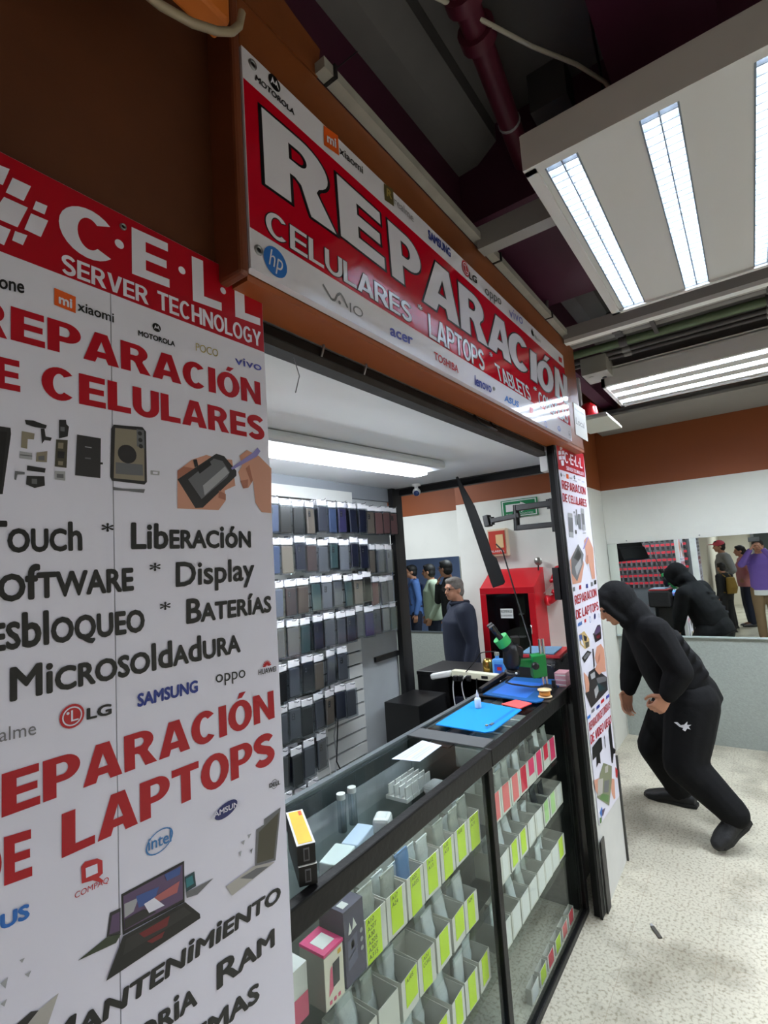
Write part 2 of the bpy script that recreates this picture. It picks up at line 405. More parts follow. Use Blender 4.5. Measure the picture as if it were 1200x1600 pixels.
# facade walls round the opening
DBROWN = mat('wall_brown', (96, 50, 22), .6, noise=.35, nscale=3.5, bump=.2, bscale=8)
struct(bx('wall_shop_upper', (-6, .72, 2.14), (.575, .80, 3.2), DBROWN))
struct(bx('wall_shop_lower', (-6, .716, 0), (.12, .80, 2.14), CREAM))
COLM = mat('column_white', (214, 214, 210), .5, noise=.1, nscale=6)
struct(bx('wall_left_pier', (.12, .716, 0), (.636, .80, 2.14), COLM))
struct(bx('wall_right_pier', (2.486, .7165, .0), (2.955, .752, 2.11), COLM))
struct(MB().prism([(.547,.668,2.691),(.547,.668,3.199),(.63,.668,3.199),(.645,.668,2.93),(.68,.668,2.80),(.74,.668,2.785),(.812,.668,2.772),(.798,.668,2.691)], (0,.05,0), BROWN).build('trim_4'))
struct(bx('wall_plum', (.575, .76, 2.69), (4.4, .84, 3.2), PURPLE))
# shop shell
struct(bx('wall_shop_back', (.5, 1.962, 0), (2.80, 2.02, 2.098), mat('shop_white', (206, 210, 212), .6)))
struct(bx('wall_shop_side', (.5, .80, 0), (.56, 1.96, 2.1), mat('shop_side_grey', (92, 94, 98), .6)))
struct(bx('ceiling_shop', (.5, .80, 2.10), (2.93, 2.02, 2.14), mat('shop_ceiling', (226, 228, 230), .65, noise=.05, nscale=3)))
struct(bx('trim_5', (.56, 1.935, 2.012), (2.80, 1.962, 2.10), mat('trim_grey', (140, 146, 154), .6)))
# upper structure over the corridor
struct(bx('beam_plum', (.2, -.08, 2.93), (1.7, .18, 3.2), PURPLE))
struct(bx('beam_plum_cross', (1.72, -2.5, 2.86), (2.58, .76, 3.2), PURPLE))
struct(MB().prism([(.6,.60,3.2),(.6,.60,3.13),(.6,.68,3.075),(.6,.76,3.07),(.6,.76,3.2)], (3.6,0,0), SLAB).build('trim_6'))
struct(MB().box((1.585,-.02,2.66),(1.64,.655,2.68), mat('beam_grey', (150, 148, 146), .5)).box((1.585,-.02,2.68),(1.593,.655,2.74), MATS['beam_grey']).build('trim_7'))
struct(MB().box((2.60,-3.1,2.65),(2.64,.66,2.67), WHITE).box((2.60,-3.1,2.67),(2.606,.66,2.73), MATS['beam_grey']).build('trim_8'))
struct(MB().box((4.12,-3.1,2.60),(4.17,1.0,2.62), mat('beam_grey2', (140, 138, 134), .5)).box((4.17,-3.1,2.62),(4.9,1.0,2.66), MATS['beam_grey2']).build('trim_9'))

# passage end seen in the left mirror
struct(bx('wall_passage_side', (1.2, 2.2, 0), (1.3, 6.9, 3.2), mat('passage_blue', (120, 138, 180))))

# ================================================================== LIGHT FIXTURES
LOUV = mat('louver_metal', (120, 128, 138), .5)
ENAMEL = mat('fixture_enamel', (205, 202, 200), .5)
TUBEM = emis('tube_glow', (226, 240, 255), TUBE)
TUBEM2 = emis('tube_glow_far', (232, 243, 255), TUBE2)
def troffer(label, x0, x1, ys, z, along='x', y0=None, y1=None, group=None, blades=34, glow=TUBEM, hl=.045):
    """recessed fixture; strips (centre, half width) of louvre with tubes above"""
    t = thing('ceiling_light', label, 'light', (0,0,z), group)
    hw = .042; ys = sorted(ys)
    f = MB(); p = MB()
    def R(mb, a0, a1, b0, b1, za, zb, m):
        if along == 'x': mb.box((a0,b0,za),(a1,b1,zb), m)
        else: mb.box((b0,a0,za),(b1,a1,zb), m)
    lo, hi = y0, y1
    # outer frame
    R(f, x0-.02, x1+.02, lo-.03, lo, z-.008, z+.09, ENAMEL); R(f, x0-.02, x1+.02, hi, hi+.03, z-.008, z+.09, ENAMEL)
    R(f, x0-.03, x0, lo-.03, hi+.03, z-.008, z+.09, ENAMEL); R(f, x1, x1+.02, lo-.03, hi+.03, z-.008, z+.09, ENAMEL)
    R(f, x0-.02, x1+.02, lo-.03, hi+.03, z+.085, z+.10, ENAMEL)
    f.build('frame', t)
    edges = [lo]+[e for c in ys for e in (c-hw, c+hw)]+[hi]
    for i in range(0, len(edges), 2):
        if edges[i+1]-edges[i] > .004: R(p, x0, x1, edges[i], edges[i+1], z+.002, z+.008, ENAMEL)
    p.build('panel', t)
    for c in ys:
        l = MB()
        R(l, x0, x1, c-hw, c-hw+.004, z, z+hl, LOUV); R(l, x0, x1, c+hw-.004, c+hw, z, z+hl, LOUV)
        R(l, x0, x1, c-.0015, c+.0015, z+.004, z+hl*.6, LOUV)
        for k in range(blades+1):
            a = x0+(x1-x0)*k/blades
            R(l, a-.0012, a+.0012, c-hw, c+hw, z+.002, z+hl*.58, LOUV)
        l.build('louver', t)
        g = MB(); q = (lambda a: (a, c, z+hl+.010)) if along == 'x' else (lambda a: (c, a, z+hl+.010))
        g.cyl(q(x0+.03), q(x1-.03), .0165, glow, 12); g.build('tube', t)
        rf = MB(); R(rf, x0, x1, c-hw, c+hw, z+.078, z+.082, ENAMEL); rf.build('reflector', t)
    return t
troffer('square louvred ceiling light with three strips just above the shop sign', 1.283, 2.295, (.288, .063, -.160), 2.60, 'x', -.30, .345, group='corridor ceiling lights')
troffer('long louvred ceiling light set across the corridor before the brown wall', -1.3, .60, (3.26, 3.44, 3.62), 2.56, 'y', 3.20, 3.70, group='corridor ceiling lights', blades=46, glow=TUBEM2, hl=.014)

SG = emis('diffuser_glow', (240, 247, 255), SHOPTUBE)
t = thing('batten_light', 'slim white ceiling light glowing inside the shop', 'light', (1.45, 1.36, 2.10))
def rotbox(mb, cx, cy, L, W, z0, z1, m, a):
    u = Vector((math.cos(a), math.sin(a), 0)); v = Vector((-math.sin(a), math.cos(a), 0)); c = Vector((cx, cy, 0))
    ps = [c+u*(i*L/2)+v*(j*W/2) for i, j in ((-1,-1),(1,-1),(1,1),(-1,1))]
    mb.hexa([p+Vector((0,0,z0)) for p in ps]+[p+Vector((0,0,z1)) for p in ps], m)
A = -.095
m_ = MB(); rotbox(m_, 1.62, 1.363, 1.30, .20, 2.055, 2.099, mat('batten_body', (196, 200, 204), .5), A); m_.build('housing', t, .018)
m_ = MB(); rotbox(m_, 1.60, 1.392, 1.24, .085, 2.035, 2.0549, SG, A); m_.build('diffuser', t, .006)
# unseen fill panels, added to brighten the banners, far walls and passage
for k, (x, y, zz) in enumerate(((-1.6, -.6, 2.75), (-.25, -.85, 2.75), (-3.8, -.6, 2.75), (2.6, -2.0, 2.75), (3.5, 3.1, 2.75))):
    t = thing('fill_panel_light', ['flat added fill light panel behind the photographer', 'flat added fill light panel over the open corridor side', 'flat added fill light panel near the corridor end', 'flat added fill light panel beside the mirror wall', 'flat added fill light panel over the passage behind the shop'][k], 'light', (x, y, zz))
    bx('frame', (x-.5, y-.3, zz), (x+.5, y+.3, zz+.05), ENAMEL, t)
    ld = bpy.data.lights.new('lamp', 'AREA'); ld.shape = 'RECTANGLE'; ld.size = .95; ld.size_y = .55; ld.energy = FILLS[k]; ld.color = (.86, .93, 1); ld.spread = (2.3, 2.3, 2.6, 2.4, 2.9)[k]
    lo = bpy.data.objects.new('lamp', ld); C.objects.link(lo); lo.parent = t; lo.location = (0, 0, -.004)

# ================================================================== FASCIA AND SIGN
t = thing('fascia_box', 'brown boarded box above the shop opening that carries the sign', 'fascia', (1.7, .72, 2.115))
MB().box((.573,.668,2.127),(2.80,.758,2.689), BROWN).build('board', t, .006)
MB().box((.545,.652,2.112),(.5655,.76,2.69), mat('fascia_edge', (118, 60, 34), .45, noise=.25, nscale=6)).build('end_strip', t, .006)
MB().box((.573,.6685,2.114),(2.80,.758,2.1265), mat('fascia_lip', (150, 76, 30), .5)).build('bottom_lip', t)
sg = thing('shop_sign', 'long glossy red and white repair sign on the brown fascia', 'sign', (1.54, .66, 2.345))
YS = .650
MB().box((.566,YS,2.1275),(2.512,.667,2.557), GVINYL).build('panel', sg)
MB().add([(.567,YS-.0004,2.203),(2.511,YS-.0004,2.203),(2.511,YS-.0004,2.492),(.567,YS-.0004,2.492)], [(0,1,2,3)], GRED).build('red_band', sg)
def s6(x,y): return at(380+x*.45, 60+y*.45, 'y', YS)
def s7(x,y): return at(380+x*.25, 60+y*.25, 'y', YS)
def s8(x,y): return at(620+x*.25, 360+y*.25, 'y', YS)
def sp(x,y): return at(x, y, 'y', YS)
OUT = (INK, .022)
def st(body, P0, P1, P2, m=INK, **k):
    k.setdefault('lift', .0012); return put_text(sg, body, P0, P1, P2, m, **k)
for ch, a, b, c in (('R',(413.5,288),(525,367),(407.5,168)),('E',(532,369),(601,422),(525,272)),('P',(612,431),(661,468),(604.5,343.5)),('A',(661,471),(717,511),(661,393)),
                    ('R',(720,513),(762,543),(715,440)),('A',(762,542),(798,568),(762,482)),('C',(795,566),(824,586),(793,511)),('I',(829,592),(839,599),(827.5,546)),('Ó',(839,603),(865,618),(838,557)),('N',(867.5,618),(887,632),(866,573))):
    block_text(sg, ch, sp(*a), sp(*b), sp(*c), GVINYL, 1.05, .0012, (INK, .035))
for body, a, b, c in (('CELULARES',(414.5,364),(643,505.5),(414,325)),('*',(652,486),(659,491),(652,474)),('LAPTOPS',(670,526),(757,580),(668,490)),('*',(764,560),(769,563),(764,549)),('TABLETS',(778,593),(830,627),(772,567)),('*',(833,612),(838,615),(833,603)),('CONSOLAS',(842,633),(888,662),(840,611))):
    if body == '*': st(body, sp(*a), sp(*b), sp(*c), GVINYL, bold=.02, outline=(INK, .03), ref='*')
    else: block_text(sg, body, sp(*a), sp(*b), sp(*c), GVINYL, .72, .0012, (INK, .035))
def disc(c, rx, m, f, n=24, ry=None, mb=None, ring=None, lift=.0012, yv=None, ang=0):
    """flat round mark: c pixel in crop frame f, radii in metres on the board"""
    P = f(*c) if f else Vector(c); ry = ry or rx; mb = mb or MB()
    pt = lambda t, k=1: P+Vector((k*(rx*math.cos(t)*math.cos(ang)-ry*math.sin(t)*math.sin(ang)), -lift, k*(rx*math.cos(t)*math.sin(ang)+ry*math.sin(t)*math.cos(ang))))
    if ring:
        vs = [pt(2*PI*i/n) for i in range(n)]+[pt(2*PI*i/n, ring) for i in range(n)]
        mb.add(vs, [(i,(i+1)%n,n+(i+1)%n,n+i) for i in range(n)], m)
    else: mb.poly([pt(2*PI*i/n) for i in range(n)], m)
    return mb
def flat(pts, m, f, mb=None, lift=.0012):
    mb = mb or MB(); mb.poly([f(*p)+Vector((0,-lift,0)) for p in pts], m); return mb
ORG = mat('print_orange', (226, 92, 28), .35); GOLD = mat('print_gold', (170, 150, 80), .4); BLUE = mat('print_blue', (32, 52, 140), .4); HPB = mat('print_light_blue', (36, 110, 196), .4)
PGREY = mat('print_grey', (120, 118, 124), .4); LRED = mat('print_red', (190, 30, 40), .4); VIVO = mat('print_violet_blue', (70, 76, 170), .4)
def moto(parent, c, r, f, lift=.0012):
    mb = disc(c, r, INK, f, lift=lift); P = f(*c)
    for s in (-1, 1):
        mb.poly([P+Vector((s*dx*r, -lift*1.5, dz*r)) for dx, dz in ((.0,-.15),(.33,.55),(.7,-.55),(.42,-.3),(.33,-.05),(.16,-.3))], VINYL)
    return mb.build('brand_logo', parent)
moto(sg, (193,280), .0155, s7)
st('MOTOROLA', sp(398,125.5), sp(459,181), sp(399,117), bold=.03)
m_ = flat([(500,545),(590,610),(597,735),(503,668)], ORG, s7); m_.build('brand_logo', sg)
st('mi', s7(520,650), s7(578,690), s7(518,592), GVINYL, ref='i', bold=.03, lift=.002); st('xiaomi', s7(600,720), s7(747,850), s7(598,672), ref='i', bold=.01)
flat([(877,908),(935,945),(940,1052),(882,1010)], mat('print_dark_gold', (92, 80, 50), .4), s7).build('brand_logo', sg)
st('R', s7(893,985), s7(926,1010), s7(892,935), GOLD, lift=.002, bold=.03); st('realme', sp(616,319), sp(646,348), sp(615,306), PGREY, ref='l')
st('SAMSUNG', sp(669,373), sp(704,403), sp(668,358), BLUE, bold=.035)
def lg(c, r, f, parent, lift=.0012):
    mb = disc(c, r, LRED, f, lift=lift); P = f(*c)
    disc(P, r*.80, VINYL, None, mb=mb, ring=.86, lift=lift*1.5)
    mb.poly([P+Vector((x*r, -lift*1.6, z*r)) for x, z in ((-.1,.5),(.05,.5),(.05,-.3),(.5,-.3),(.5,-.42),(-.1,-.42))], VINYL)
    disc(P+Vector((-.35*r, 0, .32*r)), r*.12, VINYL, None, mb=mb, lift=lift*1.7)
    return mb.build('brand_logo', parent)
lg((428,240), .026, s8, sg); st('LG', s8(450,302), s8(500,335), s8(448,258), bold=.035)
st('oppo', s8(550,397), s8(652,470), s8(549,358), ref='o'); st('vivo', s8(702,540), s8(787,590), s8(698,480), VIVO, ref='i')
def apple(c, r, f, parent, lift=.0012):
    P = f(*c); mb = disc(P, r*.8, INK, None, lift=lift); disc(P+Vector((.30*r,0,0)), r*.7, INK, None, mb=mb, lift=lift*1.05)
    disc(P+Vector((1.05*r,0,.2*r)), r*.36, VINYL, None, mb=mb, lift=lift*1.4); disc(P+Vector((.3*r,0,1.05*r)), r*.18, INK, None, ry=r*.34, mb=mb, lift=lift, ang=-.6)
    return mb.build('brand_logo', parent)
apple((846,642), .0165, s8, sg); st('iPhone', s8(862,682), s8(898,705), s8(861,655), PGREY)
flat([(1010,788),(1030,800),(1032,830),(1012,818)], LRED, s8).build('brand_logo', sg)
disc((1030,1000), .001, INK, s8)
def hp(c, r, f, parent, lift=.0012):
    mb = disc(c, r, HPB, f, ry=r, lift=lift); mb.build('brand_logo', parent); P = f(*c)
    put_text(parent, 'hp', P+Vector((-.62*r,0,-.42*r)), P+Vector((.62*r,0,-.42*r)), P+Vector((-.62*r,0,.72*r)), GVINYL, ref='h', lift=lift*1.6, shear=.3, bold=.0)
hp((430,410), .0285, lambda x,y: sp(x,y), sg)
def s2(x,y): return at(400+x*.25, 440+y*.25, 'y', YS)
m_ = MB()
vl = [(415,18),(440,60),(470,113),(490,118),(505,85),(525,75),(545,105),(570,165)]
for a, b in zip(vl, vl[1:]):
    p, q = s2(*a), s2(*b); d = (q-p).normalized(); nn = Vector((-d.z, 0, d.x))*.0028
    m_.poly([p+nn+Vector((0,-.0012,0)), p-nn+Vector((0,-.0012,0)), q-nn+Vector((0,-.0012,0)), q+nn+Vector((0,-.0012,0))], PGREY)
disc((520,132), .0042, PGREY, s2, mb=m_); m_.build('brand_logo', sg)
st('IO', s2(585,192), s2(668,232), s2(583,132), PGREY)
st('acer', s2(835,335), s2(978,400), s2(834,285), VIVO, ref='a', bold=.025)
st('TOSHIBA', s8(232,805), s8(383,893), s8(231,757), LRED, bold=.015); st('lenovo', s8(486,967), s8(590,1017), s8(484,903), BLUE, ref='l', bold=.02)
st('ASUS', s8(670,1066), s8(760,1108), s8(672,1028), HPB, bold=.035)
flat([(828,1100),(850,1112),(850,1150),(830,1138)], LRED, s8).build('brand_logo', sg)
disc((930,1212), .016, HPB, s8, ry=.014, ring=.75).build('brand_logo', sg)
disc((1013,1240), .026, BLUE, s8, ry=.013, ang=.15).build('brand_logo', sg); P = s8(1013,1240)
st('SAMSUNG', P+Vector((-.02,0,-.006)), P+Vector((.02,0,0)), P+Vector((-.02,0,.004)), GVINYL, lift=.002)
disc((1078,1277), .017, INK, s8, ring=.9).build('brand_logo', sg); P = s8(1078,1277); st('DELL', P+Vector((-.012,0,-.005)), P+Vector((.012,0,-.004)), P+Vector((-.012,0,.005)), INK, bold=.03)
def grommet(P, parent, r=.0095):
    m = MB().lathe(P+Vector((0,.001,0)), [(r,0),(r,.003),(r*.8,.005),(r*.5,.003),(r*.45,.002)], STEEL, 16, (0,-1,0))
    disc(P, r*.5, INK, None, mb=m, lift=.0015); return m.build('grommet', parent)
for p in ((57,165),(95,1325)): grommet(s7(*p), sg)
grommet(s8(605,990), sg, .007)
# small notice beside the sign
no = thing('notice_card', 'small white notice card fixed at the end of the brown fascia', 'notice', at(905,660,'y',.667))
m_ = MB(); P = [at(x,y,'y',.668) for x,y in ((895,629),(913,641),(918,690),(899,679))]; m_.prism(P, (0,-.003,0), WHITE).build('card', no)
put_text(no, 'Local', at(900,662,'y',.665), at(913,670,'y',.665), at(899.6,652,'y',.665), PGREY, lift=.0008)
put_text(no, 'Disponible', at(898,640,'y',.665), at(912,649,'y',.665), at(897.8,637,'y',.665), PGREY, lift=.0008)
# pipe along the fascia's top
t = thing('conduit_pipe', 'pale conduit pipe running along the top edge of the fascia', 'pipe', (1.7,.65,2.70))
MB().bar((.79,.655,2.706),(2.66,.655,2.706),.03,.026, mat('conduit_grey', (168, 164, 156), .5, noise=.2, nscale=9)).build('channel', t)
for x in (.82, 1.75, 2.35): MB().bar((x,.652,2.706),(x+.008,.652,2.706),.036,.032, BLACK).build('cable_tie', t)
MB().tube([(.83,.645,2.72),(.86,.635,2.76),(.89,.62,2.80)], .0015, BLACK, 6).build('tie_tail', t)

# rolling shutter guide under the fascia
t = thing('shutter_rail', 'black steel shutter rail under the brown fascia', 'rail', (1.55,.79,2.1))
MB().box((.638,.762,2.085),(2.438,.80,2.113), mat('rail_black', (15, 14, 15), .5, 0, spec=.25, noise=.4, nscale=14)).build('channel', t, .004)
MB().box((.638,.760,2.067),(2.438,.80,2.0848), mat('rail_dusty', (54, 52, 51), .7, noise=.4, nscale=20)).build('flange', t)
for x in (.86, 1.02): MB().tube([(x,.760,2.14),(x,.750,2.11),(x,.760,2.088)], .003, STEEL, 8).build('clip', t)
MB().tube([(1.66,.758,2.11),(1.66,.735,2.075),(1.80,.735,2.075),(1.80,.758,2.11)], .004, BLACKM, 8).build('latch_loop', t)
MB().tube([(.78,.77,2.065),(.80,.775,2.03),(.79,.78,1.99)], .0012, PGREY, 6).build('loose_wire', t)

# ================================================================== LEFT BANNER
YB = .711
lb = thing('repair_banner', 'large white and red repair service banner beside the shop counter', 'banner', (.4,.712,1.2))
PT = at(412,449,'y',YB).z
MB().box((.125,YB,.06),(.354,.7155,PT), VINYL).box((.3555,YB,.06),(.6425,.7155,PT), VINYL).box((.3535,YB+.0012,.06),(.356,.7154,PT), mat('seam_grey', (150, 148, 156), .5)).build('panel', lb)
zr = at(414,551,'y',YB).z
MB().poly([(.126,YB-.0003,zr),(.642,YB-.0003,zr),(.642,YB-.0003,PT-.0004),(.126,YB-.0003,PT-.0004)], VRED).build('red_header', lb)
def c3(x,y): return at(x*.38333, 240+y*.38333, 'y', YB)
def c4(x,y): return at(x*.38333, 640+y*.38333, 'y', YB)
def c5(x,y): return at(x*.4, 1040+y*.4, 'y', YB)
def lb_(body, a, b, c, f, m=VRED, wt=1.0, **k): return block_text(lb, body, f(*a), f(*b), f(*c), m, wt, **k)
def lt(body, a, b, c, f, m=INK, **k):
    k.setdefault('lift', .0009); return put_text(lb, body, f(*a), f(*b), f(*c), m, **k)
lb_('C', (240,378), (452,460), (237,176), c3, VINYL, .95)
lb_('E', (537,490), (690,548), (535,300), c3, VINYL, .95); lb_('L', (785,600), (903,642), (780,418), c3, VINYL, .95); lb_('L', (958,665), (1060,702), (953,503), c3, VINYL, .95)
for c, r in (((485,370),.0068),((740,477),.0064),((908,560),.006)): disc(c, r, VINYL, c3).build('lettering_dot', lb)
lb_('SERVER', (250,485), (605,618), (250,408), c3, VINYL, .80); lb_('TECHNOLOGY', (642,632), (1065,790), (640,558), c3, VINYL, .80)
m_ = MB()
for q in ([(-20,42),(38,65),(10,130),(-40,110)],[(50,100),(125,135),(95,195),(22,160)],[(145,195),(192,215),(180,250),(132,228)],[(15,178),(112,222),(70,302),(-40,255)],[(125,245),(195,275),(165,342),(98,310)],[(-20,285),(42,312),(15,375),(-50,345)],[(60,317),(110,335),(92,375),(48,355)]): flat(q, VINYL, c3, m_)
m_.build('brand_logo', lb)
lt('iPhone', (-95,530), (98,572), (-95,470), c3, bold=.02)
flat([(220,548),(307,585),(307,652),(220,617)], ORG, c3).build('brand_logo', lb)
lt('mi', (237,612), (292,634), (237,574), c3, VINYL, ref='i', bold=.035, lift=.0016); lt('xiaomi', (315,640), (463,690), (315,602), c3, ref='i', bold=.012)
moto(lb, (637,710), .0068, c3); lt('MOTOROLA', (562,742), (712,788), (562,720), c3, bold=.03)
lt('POCO', (797,803), (888,830), (797,772), c3, GOLD); lt('vivo', (957,858), (1065,887), (955,825), c3, VIVO, ref='i', bold=.01)
lb_('R', (-90,725), (28,757), (-90,585), c3); lb_('EPARACIÓN', (43,759), (1063,1026), (43,622), c3)
lb_('DE', (-160,925), (82,973), (-160,790), c3); lb_('CELULARES', (168,990), (1078,1169), (168,858), c3)
PD = mat('print_dark', (38, 36, 38), .4); PT_ = mat('print_tan', (142, 132, 114), .45); PM = mat('print_midgrey', (104, 104, 108), .45); PL = mat('print_lightgrey', (164, 164, 168), .45)
PSK = mat('print_skin', (206, 148, 124), .45); PSD = mat('print_skin_dark', (170, 108, 86), .45); PUR = mat('print_lilac', (142, 134, 196), .4); OLV = mat('print_olive', (72, 68, 54), .45)
def pic(parent, items, f, name='printed_picture'):
    mb = MB()
    for i, (pts, m) in enumerate(items): flat(pts, m, f, mb, .0008+.00012*i)
    return mb.build(name, parent)
pic(lb, [([(-60,60),(42,75),(44,100),(10,345),(-60,345)], PD), ([(-60,80),(28,92),(2,325),(-60,325)], INK)], c4)
pic(lb, [([(100,42),(135,45),(190,65),(185,78),(140,72),(105,60)], PD), ([(165,78),(180,78),(185,110),(210,115),(205,128),(180,125),(170,140)], PD)], c4)
pic(lb, [([(88,88),(140,98),(137,122),(112,120),(110,160),(85,155)], PT_)], c4)
pic(lb, [([(80,170),(130,178),(130,205),(78,198)], PL), ([(80,182),(130,188),(130,192),(80,187)], PM)], c4); pic(lb, [([(148,175),(192,170),(190,215),(145,212)], PT_), ([(155,190),(180,188),(180,208),(155,206)], PM)], c4)
pic(lb, [([(240,42),(268,42),(270,60),(280,70),(275,110),(240,118)], PD), ([(245,70),(262,72),(262,90),(245,88)], PM)], c4)
pic(lb, [([(228,122),(275,125),(270,238),(222,232)], OLV), ([(236,135),(258,136),(256,160),(235,158)], PT_), ([(234,170),(262,172),(260,200),(232,198)], PD), ([(236,210),(256,212),(254,228),(235,226)], PT_)], c4)
pic(lb, [([(222,250),(265,252),(265,290),(222,285)], PL), ([(230,262),(258,264),(258,280),(230,278)], PM)], c4)
pic(lb, [([(110,228),(185,240),(182,258),(108,248)], PD)], c4); pic(lb, [([(108,270),(180,272),(182,310),(140,320),(105,305)], PD), ([(128,282),(150,283),(150,304),(128,302)], PM)], c4)
pic(lb, [([(60,250),(100,255),(100,265),(70,265),(65,288),(57,285)], PM)], c4)
pic(lb, [([(313,102),(410,118),(408,280),(305,268)], mat('print_battery', (46, 44, 46), .4)), ([(405,215),(418,216),(418,224),(405,224)], PD), ([(345,150),(372,154),(372,158),(345,154)], PL), ([(345,195),(368,197),(368,203),(345,201)], PM)], c4)
m_ = MB(); flat([(462,62),(580,72),(594,90),(598,295),(588,306),(455,290),(448,275),(452,78)], PD, c4, m_, .0008); flat([(468,75),(578,86),(586,105),(588,292),(462,280)], PT_, c4, m_, .001); flat([(470,215),(580,225),(582,270),(470,262)], PM, c4, m_, .0011)
disc((517,182), .0135, PD, c4, mb=m_, lift=.0013); flat([(555,80),(585,85),(588,160),(556,150)], PM, c4, m_, .0012)
for c in ((568,98),(570,125),(572,150)): disc(c, .0032, PD, c4, mb=m_, lift=.0015)
m_.build('printed_picture', lb)
pic(lb, [([(613,248),(650,252),(648,268),(613,265)], PL), ([(622,253),(642,255),(641,264),(622,262)], VINYL)], c4); pic(lb, [([(458,315),(500,322),(590,325),(585,340),(520,332),(460,328)], PM)], c4)
pic(lb, [([(722,250),(780,205),(840,185),(890,200),(945,205),(958,310),(915,330),(918,372),(890,410),(722,403)], PSK),
         ([(722,250),(745,232),(790,240),(760,270),(722,290)], PSD),
         ([(722,285),(880,180),(912,190),(962,250),(962,270),(825,400),(795,402)], PD), ([(765,285),(870,200),(905,210),(935,255),(925,275),(820,365)], PM),
         ([(800,240),(850,205),(860,225),(812,262)], INK), ([(825,310),(915,232),(932,258),(832,350)], PL), ([(785,205),(800,203),(806,230),(792,236)], PD),
         ([(890,330),(918,345),(918,370),(888,360)], PSD)], c4)
pic(lb, [([(975,190),(1005,165),(1055,190),(1105,240),(1105,422),(1065,418),(1040,380),(1030,290),(1012,318),(990,322),(970,255),(985,230)], PSK),
         ([(1000,240),(1015,225),(1030,290),(1022,300)], PSD), ([(978,290),(1010,285),(1008,318),(990,322)], PSD),
         ([(940,238),(1030,175),(1048,155),(1060,170),(1045,192),(945,246)], PUR)], c4)
sc = dict(small=True, bold=.028)
lt('Touch', (-75,588), (335,575), (-75,452), c4, **sc); lt('*', (412,520), (462,520), (412,462), c4, ref='*', bold=.01); lt('Liberación', (533,570), (1022,563), (533,460), c4, **sc)
lt('Software', (-105,795), (545,738), (-105,640), c4, **sc); lt('*', (608,680), (653,676), (608,626), c4, ref='*', bold=.01); lt('Display', (715,724), (1036,693), (715,622), c4, bold=.022)
lt('Desbloqueo', (-190,1010), (590,905), (-190,850), c4, **sc); lt('*', (650,840), (694,834), (650,786), c4, ref='*', bold=.01); lt('Baterías', (758,875), (1105,825), (758,772), c4, **sc)
lt('Microsoldadura', (38,1192), (980,988), (38,1052), c4, **sc)
lt('SAMSUNG', (535,163), (772,103), (535,110), c5, BLUE, bold=.04); lt('oppo', (842,68), (958,45), (841,36), c5, ref='o')
m_ = MB(); P = c4(1087,1046)
for k in range(8):
    a = PI*(.06+.88*k/7); d = Vector((math.cos(a),0,math.sin(a))); q = Vector((-d.z,0,d.x))
    m_.poly([P+d*.001+Vector((0,-.001,0)), P+d*.006+q*.0014+Vector((0,-.001,0)), P+d*.0098+q*.0006+Vector((0,-.001,0)), P+d*.0098-q*.0006+Vector((0,-.001,0)), P+d*.006-q*.0014+Vector((0,-.001,0))], LRED)
m_.build('brand_logo', lb); lt('HUAWEI', (1008,37), (1077,22), (1008,16), c5, bold=.01)
lg((280,197), .0145, c5, lb); lt('LG', (337,212), (435,190), (337,167), c5, bold=.035); lt('realme', (-75,313), (140,268), (-75,258), c5, PGREY, ref='l')
lb_('R', (-125,642), (-12,598), (-125,470), c5); lb_('EPARACIÓN', (5,594), (1072,203), (5,424), c5)
lb_('DE', (-135,915), (125,820), (-135,715), c5); lb_('LAPTOPS', (240,752), (1073,373), (240,580), c5)
flat([(315,785),(330,765),(378,752),(398,760),(400,810),(385,825),(402,838),(398,848),(360,838),(318,850)], LRED, c5).build('brand_logo', lb); flat([(332,790),(378,772),(380,808),(334,828)], VINYL, c5, lift=.0016).build('brand_logo', lb)
lt('COMPAQ', (290,910), (423,845), (292,886), c5, LRED)
INTB = mat('print_intel_blue', (58, 124, 186), .4)
disc((622,685), .0205, INTB, c5, ry=.0145, ring=.90, ang=.25).build('brand_logo', lb); lt('intel', (578,724), (668,686), (578,676), c5, INTB, ref='l', bold=.012)
disc((882,562), .0215, mat('print_navy', (28, 36, 104), .4), c5, ry=.0105, ang=.16).build('brand_logo', lb); lt('SAMSUNG', (820,600), (948,538), (820,578), c5, VINYL, lift=.0018, bold=.02)
disc((1070,462), .0068, INK, c5, ring=.9, ry=.0075).build('brand_logo', lb); lt('DELL', (1051,478), (1093,463), (1051,461), c5, bold=.03)
lt('ASUS', (-130,1092), (115,984), (-130,1028), c5, HPB, bold=.045)
P1 = mat('print_screen_blue', (60, 86, 150), .4); P2 = mat('print_screen_rose', (176, 96, 96), .4); P3 = mat('print_screen_violet', (92, 70, 104), .4); P4 = mat('print_silver', (176, 172, 166), .4); PTE = mat('print_teal', (24, 60, 66), .4); P5 = mat('print_dark_red', (110, 22, 30), .4)
pic(lb, [([(428,965),(470,945),(470,1045),(415,1060)], PD), ([(436,975),(466,960),(466,1035),(425,1050)], P3), ([(302,1152),(415,1060),(472,1045),(452,1082)], mat('print_dark_green', (52, 62, 44), .4))], c5)
pic(lb, [([(720,825),(758,803),(765,860),(725,885)], PTE), ([(725,832),(750,818),(756,850),(728,868)], mat('print_cyan', (40, 120, 130), .4)), ([(725,885),(832,830),(770,893),(728,907)], PM)], c5)
